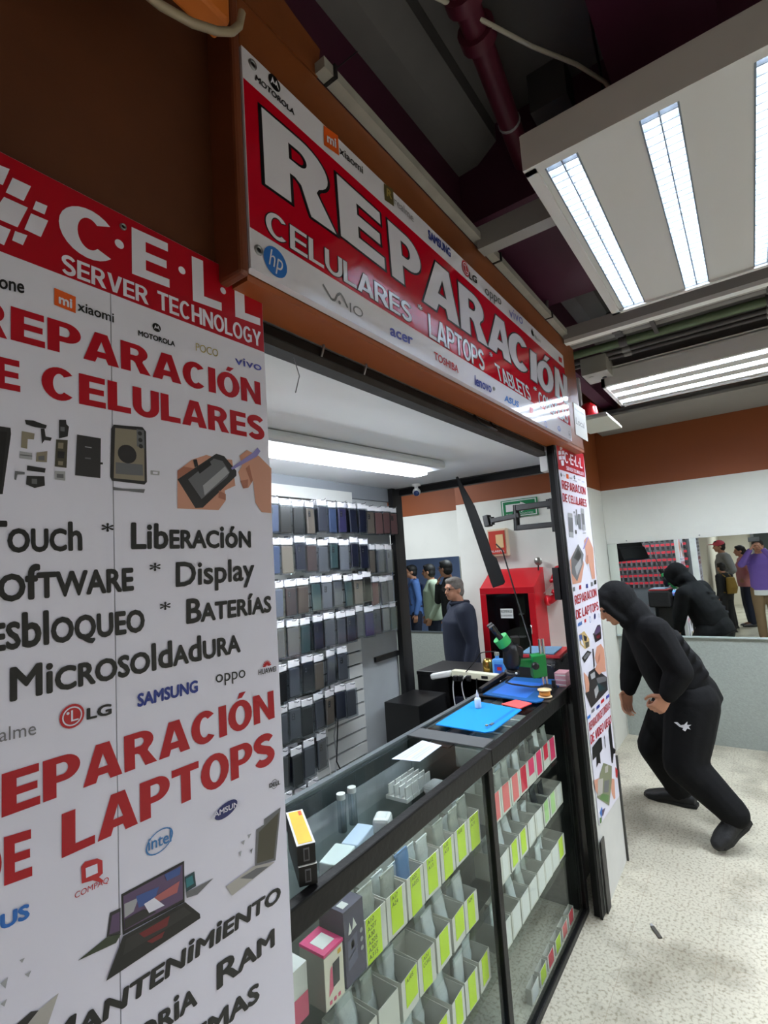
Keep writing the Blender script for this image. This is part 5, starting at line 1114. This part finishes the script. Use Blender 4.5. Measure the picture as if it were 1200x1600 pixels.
t = thing('pipe_hanger', 'metal hanger strap holding the ceiling pipes', 'bracket', (2.85,.3,2.8)); MB().bar((2.70,.28,2.70),(2.95,.28,2.70),.02,.008, PG[3]).build('strap', t); MB().bar((2.72,.28,2.70),(2.72,.28,3.2),.012,.012, PG[3]).build('rod', t)
t = thing('drain_pipe', 'plum painted drain pipe under the high slab', 'pipe', (1.5,.47,3.0)); PLP = mat('pipe_plum', (86,26,44), .45); a, b = Vector((.75,.385,3.0)), Vector((2.0,.545,3.0)); MB().cyl(a, b, .034, PLP, 16).build('tube', t)
for f in (.26,.35): p = a.lerp(b,f); MB().cyl(p, p+(b-a)*.03, .05, PLP, 16).build('flange', t)
p = a.lerp(b,.62); MB().cyl(p, p+(b-a)*.008, .036, PL, 16).build('pale_band', t)
t = thing('duct_box', 'dark square vent box under the slab beside the louvred light', 'vent', (1.75,.38,3.0)); P = at(870,190,'z',3.06); MB().box((P.x-.09,P.y-.06,3.06),(P.x+.09,P.y+.06,3.2), mat('duct_dark', (66,62,64), .6)).build('body', t)
t = thing('ceiling_cable', 'loose white cable strung under the high slab', 'cable', (1.3,.4,3)); P = [at(a,b,'z',2.98) for a,b in ((640,-25),(690,0),(760,35),(830,72),(900,100),(945,128),(962,150))]; MB().tube(P, .006, mat('cable_white', (190,184,170), .5), 8).build('cord', t)
t = thing('ceiling_cable', 'thin dark cable hanging beside the plum beam', 'cable', (1.5,.25,3)); P = [at(a,b,'z',3.05) for a,b in ((920,0),(928,60),(938,110),(945,165))]; MB().tube(P, .004, BLACK, 6).build('cord', t)
t = thing('flexible_conduit', 'grey bent conduit hanging behind the fascia top', 'conduit', (2.3,.6,2.75)); P = [at(a,b,'y',.70) for a,b in ((853,500),(855,465),(857,446),(868,440),(900,452),(920,468),(932,500))]; MB().tube(P, .008, mat('conduit_dark', (110,104,110), .5), 8).build('cord', t)
t = thing('soffit_box', 'brown orange box end high on the wall above the large banner', 'box', (.35,.62,2.8)); P = [at(a,b,'y',.55) for a,b in ((358,43),(392,0))]; zc = P[0].z
MB().box((-.3,.545,zc+.001),(P[0].x,.585,3.199), mat('soffit_orange', (206,112,40), .5)).build('body', t, .006); Q = [at(a,b,'y',.54) for a,b in ((228,-10),(250,8),(300,36),(340,49),(362,50),(374,40),(378,20))]; MB().tube(Q, .006, mat('cable_cream', (150,134,110), .5), 8).build('cable', t)
t = thing('floor_scrap', 'small dark scrap lying on the terrazzo floor', 'scrap', (2.46,.515,0)); MB().box((2.43,.505,.0005),(2.50,.522,.006), mat('scrap_grey', (70,66,60), .5), .6).build('body', t, .002); MB().box((2.49,.53,.0005),(2.51,.54,.004), PL, .6).build('clip', t)

# ================================================================== PEOPLE
def skull(mb, c, f, u, k=1.0):
    """head shapes round centre c, face towards f, crown towards u"""
    f = f.normalized(); u = (u-f*u.dot(f)).normalized(); l = u.cross(f)
    R = Matrix((f, l, u)).transposed()
    mb.ell(c+u*.018*k-f*.008*k, (.094*k,.074*k,.096*k), None, R); mb.ell(c-u*.045*k+f*.022*k, (.066*k,.057*k,.066*k), None, R)
    mb.ell(c-u*.088*k+f*.058*k, (.024*k,.026*k,.020*k), None, R)
    mb.cap(c+f*.084*k+u*.004*k, .011*k, c+f*.103*k-u*.030*k, .015*k); mb.ell(c+f*.076*k-u*.058*k, (.017*k,.026*k,.012*k), None, R)
    mb.cap(c+f*.080*k+l*.03*k+u*.022*k, .012*k, c+f*.080*k-l*.03*k+u*.022*k, .012*k)
    for s in (-1, 1): mb.ell(c+l*s*.076*k-u*.012*k-f*.008*k, (.020*k,.009*k,.031*k), None, R)
    return f, l, u, R
EYE = mat('eye_dark', (30,22,20), .3); LIP = mat('lip', (150,86,78), .5)
def face_parts(parent, c, f, l, u, k=1.0):
    for s in (-1, 1): MB().ell(c+f*.083*k+l*s*.032*k+u*.006*k, (.009*k,)*3, EYE, n=10).build('eye', parent)
    MB().tube([c+f*.088*k+l*.022*k-u*.058*k, c+f*.094*k-u*.058*k, c+f*.088*k-l*.022*k-u*.058*k], .003*k, LIP, 6).build('mouth', parent)
def hand(mb, wr, d, pn, td, curl=.5, k=1.0, spread=.10):
    """palm from the wrist along d, palm faces pn, thumb on the side td"""
    d = d.normalized(); pn = (pn-d*pn.dot(d)).normalized(); td = (td-d*td.dot(d)-pn*td.dot(pn)).normalized()
    mb.loft([(wr-d*.015*k, td*.026*k, pn*.019*k),(wr+d*.02*k, td*.034*k, pn*.017*k),(wr+d*.065*k, td*.041*k, pn*.016*k),(wr+d*.090*k, td*.040*k, pn*.012*k)], None, 16)
    for i, (off, ls) in enumerate(((.031,(.043,.026,.021)),(.0105,(.048,.030,.023)),(-.0105,(.044,.028,.022)),(-.031,(.034,.021,.019)))):
        p = wr+d*.084*k+td*off*k; a = .25*curl; dirv = (d+td*off*2.2*spread/.1).normalized(); r = (.0100,.0100,.0095,.0085)[i]*k
        for j, L in enumerate(ls):
            a += curl*(.55,.95,.7)[j]; v = dirv*math.cos(a)+pn*math.sin(a); q = p+v*L*k
            mb.cap(p, r*(1-.09*j), q, r*(1-.09*(j+1)), None, 10); p = q
    p = wr+d*.022*k+td*.026*k; q = p+(d*.55+td*.75+pn*.35).normalized()*.040*k; mb.cap(p, .0135*k, q, .0110*k, None, 10); s_ = q+(d*.85+td*.15+pn*(.4+.4*curl)).normalized()*.032*k; mb.cap(q, .0110*k, s_, .0100*k, None, 10); mb.cap(s_, .0100*k, s_+(d*.8+pn*.5-td*.1).normalized()*.024*k, .0085*k, None, 10)

# ---- the hooded person walking past the far pier
hp_ = thing('person', 'person in black hoodie and tracksuit trousers stooping and striding past the far banner', 'person', (3.55,.42,0))
BK = mat('hoodie_black', (21,21,23), .9, bump=.6, bscale=11, spec=.2); BK2 = mat('trouser_black', (17,17,19), .85, bump=.6, bscale=10, spec=.2)
J = {k: Vector(v) for k, v in dict(pelvis=(3.521,.409,.745), lhip=(3.44,.385,.70), rhip=(3.585,.47,.66), lknee=(3.345,.452,.385), lank=(3.325,.245,.175), ltoe=(3.235,.330,.022), lheel=(3.375,.200,.115), rknee=(3.60,.625,.375), rank=(3.745,.545,.075), rheel=(3.715,.475,.035), rtoe=(3.755,.740,.025), waist=(3.50,.452,.86), chest=(3.45,.55,1.03), neck=(3.40,.632,1.19), head=(3.365,.725,1.262), lsh=(3.29,.510,1.115), lel=(3.268,.412,.905), lwr=(3.235,.475,.785), rsh=(3.565,.655,1.07), rel=(3.60,.715,.85), rwr=(3.56,.745,.715)).items()}
hd = Vector((-.42,.78,-.46)).normalized(); hu = Vector((-.20,.40,.89))
b = MB(); f, l, u, R = skull(b, J['head'], hd, hu, .98)
b.cap(J['head']-u*.05-f*.03, .055, J['neck'], .062); b.cap(J['neck'], .06, J['chest'], .10); b.cap(J['chest'], .11, J['waist'], .12); b.cap(J['waist'], .12, J['pelvis'], .13)
for s in 'lr':
    b.cap(J['chest'], .07, J[s+'sh'], .05); b.chain([J[s+'sh'], J[s+'el'], J[s+'wr']], [.05,.042,.027]); b.cap(J['pelvis'], .10, J[s+'hip'], .09); b.chain([J[s+'hip'], J[s+'knee'], J[s+'ank']], [.085,.058,.042]); b.cap(J[s+'ank'], .034, J[s+'heel'].lerp(J[s+'toe'],.18)+Vector((0,0,.04)), .024); b.cap(J[s+'heel'].lerp(J[s+'toe'],.18)+Vector((0,0,.04)), .022, J[s+'toe'].lerp(J[s+'heel'],.5)+Vector((0,0,.03)), .010)
hand(b, J['lwr']+(J['lwr']-J['lel']).normalized()*.01, (J['lwr']-J['lel'])+Vector((-.01,.05,-.03)), Vector((.75,.35,.1)), Vector((-.1,.8,.4)), 1.15, 1.0); hand(b, J['rwr'], (J['rwr']-J['rel'])+Vector((-.02,.0,-.05)), Vector((-.6,-.6,0)), Vector((-.5,.8,0)), .55, 1.0)
blob('body', b, SKIN, hp_, .0055, 3)
face_parts(hp_, J['head'], f, l, u, .98)
b = MB(); side = (J['rsh']-J['lsh']).normalized()
up_ = (J['neck']-J['pelvis']).normalized(); fr = side.cross(up_).normalized()
if fr.dot(hd) < 0: fr = -fr
b.loft([(J['pelvis']-up_*.075+fr*.018, side*.160, fr*.138),(J['pelvis']+up_*.03+fr*.012, side*.175, fr*.155),(J['waist']+fr*.02, side*.172, fr*.168),(J['waist'].lerp(J['chest'],.5)+fr*.015, side*.172, fr*.155),(J['chest'], side*.178, fr*.135),(J['chest'].lerp(J['neck'],.55), side*.150, fr*.105),(J['neck']-up_*.01, side*.095, fr*.085)], None, 28)
for s, rr in (('l',(.088,.074,.050)),('r',(.085,.07,.048))):
    wq = J[s+'el'].lerp(J[s+'wr'], .96); b.chain([J[s+'sh'], J[s+'sh'].lerp(J[s+'el'],.5), J[s+'el'], J[s+'el'].lerp(wq,.6), wq], [rr[0], rr[0]*.92, rr[1], rr[1]*.86, rr[2]]); b.cap(J['chest'].lerp(J['neck'],.4), .10, J[s+'sh'], rr[0])
# hood
b.ell(J['head']+u*.016-f*.030, (.112,.098,.122), None, R); b.ell(J['head']-u*.075-f*.055, (.095,.10,.085), None, R); b.cap(J['neck'], .10, J['head']-u*.07-f*.05, .088)
b.ell(J['head']+u*.058+f*.02, (.076,.082,.066), None, R)
for s in (-1,1): b.chain([J['head']+u*.085+f*.062+l*s*.02, J['head']+u*.05+f*.066+l*s*.062, J['head']-u*.02+f*.052+l*s*.074, J['head']-u*.09+f*.022+l*s*.062], [.022,.022,.022,.026])
# folds and hem
for k in range(5):
    a_ = J['pelvis'].lerp(J['chest'], .15+.17*k); b.chain([a_-side*.165+fr*.02, a_-side*.150-fr*.09+up_*.02, a_-fr*.145+up_*.035], [.016,.022,.014])
for a_, r_ in ((J['pelvis']-up_*.07, .012),):
    ring = [a_+side*(.165*math.cos(t))+fr*(.018+.135*math.sin(t)) for t in [2*PI*i/18 for i in range(19)]]; b.tube(ring, .018, None, 8)
hood = blob('hoodie', b, BK, hp_, .009, 5)
b = MB(); b.loft([(J['pelvis']+up_*.06, side*.150, fr*.140),(J['pelvis']-up_*.03, side*.165, fr*.150),(J['pelvis']-up_*.12, side*.150, fr*.135)], None, 24)
for s in 'lr':
    kn, an, hi = J[s+'knee'], J[s+'ank'], J[s+'hip']
    b.chain([J['pelvis'].lerp(hi,.6), hi, hi.lerp(kn,.5), kn, kn.lerp(an,.45), kn.lerp(an,.85), an], [.140,.140,.130,.112,.095,.080,.074])
    for k in range(4): p = kn.lerp(an, .5+.14*k); d_ = (an-kn).normalized(); q = d_.orthogonal().normalized(); b.tube([p+(q*math.cos(t)+d_.cross(q)*math.sin(t))*(.080-.003*k)+d_*.012*math.sin(2*t+k) for t in [2*PI*i/12 for i in range(13)]], .010, None, 6)
blob('trousers', b, BK2, hp_, .010, 5)
b = MB()
for s in 'lr': b.chain([J[s+'ank']+(J[s+'knee']-J[s+'ank'])*.12, J[s+'ank'], J[s+'heel'].lerp(J[s+'toe'],.18)+Vector((0,0,.045))], [.060,.056,.048]); b.cap(J[s+'ank'], .052, J[s+'heel'].lerp(J[s+'toe'],.45)+Vector((0,0,.05)), .04)
blob('socks', b, mat('sock_black', (16,16,17), .9), hp_, .009, 3)
# white jumping mark on the thigh
m_ = MB(); c0 = J['lhip'].lerp(J['lknee'],.10); out = (CAMPOS-c0).normalized(); dx_ = Vector((.58,-.81,0)); dz_ = Vector((0,0,1))
c0 = W(1063,1146,2.70); 
sh = [(-.052,.012),(-.03,.016),(-.012,.004),(.012,.010),(.030,.026),(.026,.010),(.050,.012),(.034,.002),(.044,-.012),(.026,-.006),(.012,-.022),(-.002,-.016),(.004,-.008),(-.02,-.004),(-.034,.004)]
m_.prism([c0+dx_*x+dz_*z for x, z in sh], _fwd*.004, mat('mark_white', (226,226,230), .6)); lg_ = m_.build('trouser_mark', hp_)
sw = lg_.modifiers.new('w', 'SHRINKWRAP'); sw.target = bpy.data.objects['trousers']; sw.wrap_method = 'PROJECT'; sw.use_negative_direction = True; sw.use_positive_direction = True; sw.use_project_x = True; sw.offset = .003
SHB = mat('shoe_black', (20,20,22), .6, bump=.3, bscale=60)
def shoe(parent, heel, toe, ank, m, sole, k=1.0, vox=.007, lace=None):
    ax_ = (toe-heel); n_ = Vector((0,0,1)); n_ = (n_-ax_*n_.dot(ax_)/ax_.length_squared).normalized(); a_ = ax_.normalized(); l_ = n_.cross(a_)
    b = MB(); L = ax_.length
    b.loft([(heel+a_*-.01*k+n_*.03*k, l_*.028*k, n_*.026*k),(heel+a_*.03*k+n_*.035*k, l_*.036*k, n_*.035*k),(heel+a_*L*.45+n_*.034*k, l_*.039*k, n_*.038*k),(heel+a_*L*.75+n_*.024*k, l_*.046*k, n_*.028*k),(toe+n_*.016*k, l_*.034*k, n_*.018*k),(toe+a_*.015*k+n_*.013*k, l_*.014*k, n_*.010*k)], None, 18)
    b.cap(ank, .045*k, heel+a_*L*.22+n_*.05*k, .042*k)
    o = blob('shoe', b, m, parent, vox, 3)
    q = MB(); pts = []
    for s, w_ in ((-.02,.026),(.04,.037),(.13,.037),(.20,.045),(.255,.036),(.29,.012)): pts.append((s*L/.27, w_*k))
    ring = [heel+a_*s+l_*w_ for s, w_ in pts]+[heel+a_*s-l_*w_ for s, w_ in reversed(pts)]
    q.prism(ring, n_*.020*k, sole); q.build('sole', o, .004*k)
    if lace:
        for i in range(4): p = heel+a_*(L*(.42+.09*i))+n_*(.074-.009*i)*k; MB().tube([p-l_*.022*k-n_*.006*k, p+n_*.002*k, p+l_*.022*k-n_*.006*k], .0028*k, lace, 6).build('lace', o)
    return o
shoe(hp_, J['lheel'], J['ltoe'], J['lank'], SHB, mat('sole_black', (14,14,15), .7), 1.18, .007, mat('lace_grey', (70,70,74), .6)); shoe(hp_, J['rheel']+Vector((0,0,-.033)), J['rtoe']+Vector((0,0,-.024)), J['rank']+Vector((0,0,.03)), SHB, mat('sole_black', (14,14,15)), 1.18, lace=mat('lace_grey', (70,70,74), .6))

# ---- standing people (frame: faces +x, left +y), then turned and placed
def standing(label, loc, ang, Hh, top, bottom, hairm, skin, shoem, arms='down', bulk=1.0, extras=(), hair_long=0, vox=.012, look=0.0, headtilt=0):
    k = Hh/1.7
    t = thing('person', label, 'person')
    X = Vector((1,0,0)); Yv = Vector((0,1,0)); Z = Vector((0,0,1))
    hipw, shw = .095*k, .185*k*bulk
    hc = Vector((.03*k+.01,0,1.585*k)); fl = Vector((math.cos(look), math.sin(look), headtilt))
    b = MB(); f, l, u, R = skull(b, hc, fl, Z, k*.98)
    b.cap(hc-Z*.05*k-X*.015*k, .055*k, Vector((0,0,1.43*k)), .060*k); b.loft([(Vector((0,0,.9*k)), X*.09*k, Yv*.13*k),(Vector((0,0,1.1*k)), X*.09*k, Yv*.12*k),(Vector((0,0,1.32*k)), X*.10*k, Yv*.15*k),(Vector((0,0,1.43*k)), X*.06*k, Yv*.09*k)], None, 18)
    AJ = {}
    for s in (1,-1):
        sh = Vector((-.01*k, s*shw, 1.375*k))
        if arms == 'down': el, wr, d, pn, td = Vector((-.04*k,s*(shw+.05*k),1.09*k)), Vector((.03*k,s*(shw+.04*k),.85*k)), Vector((.1,0,-1)), Vector((0,-s,0)), X
        elif arms == 'phone': el, wr, d, pn, td = Vector((.20*k,s*(shw+.06*k),1.29*k)), Vector((.27*k,s*.085*k,1.53*k)), Vector((.15,-s*.45,.6)), Vector((.2,-s,.1)), Vector((-.4,0,.9))
        elif arms == 'chin' and s == 1: el, wr, d, pn, td = Vector((.16*k,s*(shw-.02*k),1.12*k)), Vector((.16*k,s*.06*k,1.36*k)), Vector((-.3,-.2,1)), Vector((-.8,-.3,.1)), Vector((-.2,-.6,.5))
        elif arms == 'hips': el, wr, d, pn, td = Vector((-.06*k,s*(shw+.14*k),1.12*k)), Vector((.06*k,s*(shw+.0*k),.98*k)), Vector((.5,-s*.6,-.3)), Vector((0,-s,-.2)), Vector((.6,0,.6))
        elif arms == 'crossed': el, wr, d, pn, td = Vector((.06*k,s*(shw+.05*k),1.10*k)), Vector((.21*k,-s*.03*k,1.14*k)), Vector((.0,-s,.08)), Vector((-1,0,0)), Z
        else: el, wr, d, pn, td = Vector((-.03*k,s*(shw+.05*k),1.09*k)), Vector((.09*k,s*(shw+.01*k),.88*k)), Vector((.3,-s*.2,-.9)), Vector((0,-s,0)), X
        AJ[s] = (sh, el, wr)
        b.chain([Vector((0,s*.1*k,1.38*k)), sh, el, wr], [.06*k,.05*k,.040*k,.026*k]); hand(b, wr, d, pn, td, .5, k*.95)
        hip = Vector((0,s*hipw,.88*k)); kn = Vector((.02*k,s*hipw,.48*k)); an = Vector((-.02*k,s*hipw,.09*k)); b.chain([hip, kn, an], [.085*k,.055*k,.04*k]); b.cap(an-Z*.03*k, .034*k, an+Vector((.12*k,0,-.055*k)), .026*k)
    blob('body', b, skin, t, vox*.65, 2); face_parts(t, hc, f, l, u, k*.98)
    b = MB(); w_ = bulk
    b.loft([(Vector((0,0,.83*k)), X*.125*k*w_, Yv*.180*k*w_),(Vector((.005,0,.95*k)), X*.130*k*w_, Yv*.178*k*w_),(Vector((.01,0,1.12*k)), X*.128*k*w_, Yv*.172*k*w_),(Vector((.01,0,1.28*k)), X*.124*k*w_, Yv*.19*k*w_),(Vector((0,0,1.39*k)), X*.095*k, Yv*.165*k*w_),(Vector((-.01,0,1.46*k)), X*.075*k, Yv*.085*k)], None, 26)
    for s in (1,-1):
        sh, el, wr = AJ[s]; e2 = el.lerp(wr,.93); b.chain([Vector((0,s*.12*k,1.37*k)), sh, sh.lerp(el,.5), el, e2], [.078*k,.072*k*w_,.064*k*w_,.056*k,.042*k])
    blob('top', b, top, t, vox, 4)
    b = MB(); b.loft([(Vector((0,0,.99*k)), X*.105*k*w_, Yv*.155*k*w_),(Vector((0,0,.88*k)), X*.118*k*w_, Yv*.165*k*w_),(Vector((0,0,.80*k)), X*.11*k, Yv*.160*k)], None, 22)
    for s in (1,-1): hip = Vector((0,s*hipw,.86*k)); kn = Vector((.02*k,s*hipw,.48*k)); an = Vector((-.02*k,s*hipw,.09*k)); b.chain([hip, hip.lerp(kn,.5), kn, an], [.098*k,.092*k,.076*k,.066*k])
    blob('trousers', b, bottom, t, vox, 4)
    for s in (1,-1): shoe(t, Vector((-.075*k,s*hipw,.001)), Vector((.165*k,s*hipw*1.12,.001)), Vector((-.02*k,s*hipw,.08*k)), shoem, mat('sole_black', (14,14,15)), k, vox*.8)
    if hairm:
        b = MB(); b.ell(hc+u*.034*k-f*.020*k, (.097*k,.084*k,.092*k), None, R); b.ell(hc-u*.02*k-f*.045*k, (.066*k,.081*k,.080*k), None, R)
        if hair_long: b.chain([hc-u*.02*k-f*.07*k, hc-u*.14*k-f*.09*k], [.07*k,.045*k])
        b.ell(hc+u*.085*k+f*.035*k, (.048*k,.062*k,.028*k), None, R)
        blob('hair', b, hairm, t, vox*.7, 2)
    for e in extras: e(t, hc, f, l, u, k)
    t.location = loc; t.rotation_euler.z = ang
    return t
def glasses_(t, c, f, l, u, k):
    m = mat('glasses_frame', (40,36,34), .3); b = MB()
    for s in (-1,1):
        p = c+f*.098*k+l*s*.033*k+u*.008*k; b.tube([p+l*(.024*k*math.cos(a))+u*(.019*k*math.sin(a)) for a in [2*PI*i/14 for i in range(15)]], .0022*k, m, 6); b.tube([p+l*s*.024*k, c+l*s*.080*k-f*.01*k+u*.008*k], .0022*k, m, 6)
    b.tube([c+f*.102*k+l*.010*k+u*.010*k, c+f*.102*k-l*.010*k+u*.010*k], .0022*k, m, 6); b.build('glasses', t)
def cap_(col):
    def g(t, c, f, l, u, k):
        b = MB(); R = Matrix((f,l,u)).transposed(); b.ell(c+u*.05*k-f*.008*k, (.104*k,.090*k,.075*k), None, R); b.ell(c+u*.045*k+f*.115*k, (.075*k,.070*k,.010*k), None, R); blob('cap', b, col, t, .008, 2)
    return g
def backpack_(col):
    def g(t, c, f, l, u, k):
        b = MB(); b.loft([(Vector((-.17*k,0,.95*k)), Vector((.07*k,0,0)), Vector((0,.14*k,0))),(Vector((-.19*k,0,1.1*k)), Vector((.10*k,0,0)), Vector((0,.15*k,0))),(Vector((-.17*k,0,1.35*k)), Vector((.06*k,0,0)), Vector((0,.12*k,0)))], None, 20); blob('backpack', b, col, t, .012, 2)
        for s in (1,-1): MB().tube([(-.12*k,s*.09*k,1.36*k),(.0,s*.11*k,1.46*k),(.13*k,s*.11*k,1.3*k),(.10*k,s*.14*k,1.02*k),(-.1*k,s*.13*k,.98*k)], .014*k, col, 8).build('strap', t)
    return g
SH2 = mat('shoe_dark', (34,32,32), .5); DN = mat('denim_navy', (30,36,58), .8); HAIRB = mat('hair_black', (22,20,20), .6, bump=.5, bscale=70); HAIRG = mat('hair_grey', (124,118,112), .7, noise=.4, nscale=30, bump=.6, bscale=70)
JN = mat('jacket_navy', (22,30,50), .75, bump=.4, bscale=10)
def collar_(t, c, f, l, u, k):
    b = MB(); b.tube([Vector((.085*k*math.cos(a)-.005, .085*k*math.sin(a), (1.45+.0*math.cos(a))*k)) for a in [2*PI*i/16 for i in range(17)]], .022*k, JN, 8); b.build('collar', t)
standing('grey haired person in a navy jacket seen from behind beyond the black desk', (3.92,2.08,0), 2.25, 1.45, JN, DN, HAIRG, SKIN, SH2, 'down', 1.34, (collar_, glasses_), look=.55)
# people seen in the mirrors
phs = mat('phone_black', (14,14,16), .3)
PH = math.atan2(_fwd.y, _fwd.x)
PURS = mat('sweater_purple', (116,88,168), .85, bump=.4, bscale=16); KHA = mat('trouser_khaki', (128,104,76), .8, bump=.3, bscale=14)
def phone_(t, c, f, l, u, k):
    p = Vector((.405,0,1.60)); MB().box((p.x-.010,-.078,p.z-.037),(p.x-.001,.078,p.z+.037), phs).build('held_phone_case', t, .004)
def shirt_(t, c, f, l, u, k):
    b = MB(); b.loft([(Vector((0,0,.76*k)), Vector((.130*k,0,0)), Vector((0,.186*k,0))),(Vector((0,0,.86*k)), Vector((.128*k,0,0)), Vector((0,.182*k,0)))], None, 24); blob('shirt_tail', b, WHITE, t, .012, 2)
    for s in (1,-1): MB().tube([(.235*k,s*.125*k,1.475*k),(.265*k,s*.092*k,1.52*k)], .040*k, WHITE, 14).build('cuff', t)
ph_person = standing('person in purple sweater and khaki trousers holding up a phone, seen in the long mirror', (-.31,-.05,0), .10, 1.60, PURS, KHA, HAIRB, SKIN, SH2, 'phone', 1.0, (shirt_,))
t = thing('phone', 'dark phone held up by the person in purple', 'phone', (0,0,0)); MB().box((-.019,-.078,-.037),(-.008,.078,.037), phs).build('body', t, .004); MB().box((-.0205,-.074,-.033),(-.019,.074,.033), mat('phone_screen', (40,46,56), .15)).build('screen', t); t.location = (-.012,-.006,1.6); t.rotation_euler = (0,-.1,.3)
GRS = mat('sweater_grey', (150,150,152), .85, bump=.4, bscale=16); PNK = mat('sweater_pink', (206,136,140), .85, bump=.4, bscale=16); BLKT = mat('trouser_dark', (30,29,32), .8)
standing('person in pink sweater and navy jeans looking at the shop, seen in the long mirror', (-2.0,.20,0), 1.35, 1.50, PNK, DN, HAIRB, SKIN, mat('shoe_grey', (96,94,96), .6), 'hips', 1.15, (), 1)
standing('person in grey sweater and pink peaked cap, seen in the long mirror', (-1.75,.50,0), 1.25, 1.62, GRS, BLKT, HAIRB, SKIN, SH2, 'hips', 1.05, (cap_(mat('cap_pink', (220,80,100), .7)),))
standing('small person with mustard backpack, seen in the long mirror', (-1.15,.50,0), 2.2, 1.22, BLKT, BLKT, HAIRB, SKIN, SH2, 'down', 1.0, (backpack_(mat('backpack_mustard', (142,112,44), .8)),))
HOO = mat('hoodie_sage', (176,190,168), .85, bump=.4, bscale=14); BLJ = mat('jacket_blue', (84,120,186), .8, bump=.4, bscale=12)
standing('young person in glasses with hand at chin, seen in the mirror beyond the pillar', (3.62,3.40,0), .95, 1.60, BLKT, BLKT, HAIRB, SKIN, SH2, 'chin', 1.0, (glasses_,), look=.7)
standing('person in sage green hoodie, seen in the mirror beyond the pillar', (3.3,3.86,0), .9, 1.56, HOO, DN, HAIRB, SKIN, SH2, 'fold', 1.15, (), look=.4)
standing('person in blue jacket with backpack, seen in the mirror beyond the pillar', (2.7,4.55,0), .9, 1.56, BLJ, DN, HAIRB, SKIN, SH2, 'down', 1.0, (backpack_(mat('backpack_dark', (50,56,80), .8)),))
t = thing('dark_locker', 'tall black locker in the passage, seen in the mirror beyond the pillar', 'locker', (1.6,4.2,0)); MB().box((1.35,3.55,0),(1.7,3.95,2.1), BLACK).build('body', t, .01); MB().box((1.70,3.57,.1),(1.705,3.93,2.05), BLACKM).build('door', t)
t = thing('goods_rack', 'rack of small goods in the passage, seen in the mirror beyond the pillar', 'rack', (1.5,3.1,0)); MB().box((1.35,2.6,0),(1.6,3.45,2.0), mat('rack_dark_green', (60,72,62), .6)).build('body', t); 
for k in range(5): MB().box((1.60,2.62,.5+.3*k),(1.68,3.43,.515+.3*k), WHITE).build('shelf', t)
t = thing('dark_shopfront', 'dark glazed shopfront across the corridor, seen in the long mirror', 'shopfront', (-5.9,-.6,0)); MB().box((-5.99,-2.4,0),(-5.9,.05,2.3), mat('shopfront_dark', (58,66,64), .3)).build('glazing', t); MB().box((-5.9,-.02,0),(-5.88,.05,2.3), STEEL).build('frame', t)
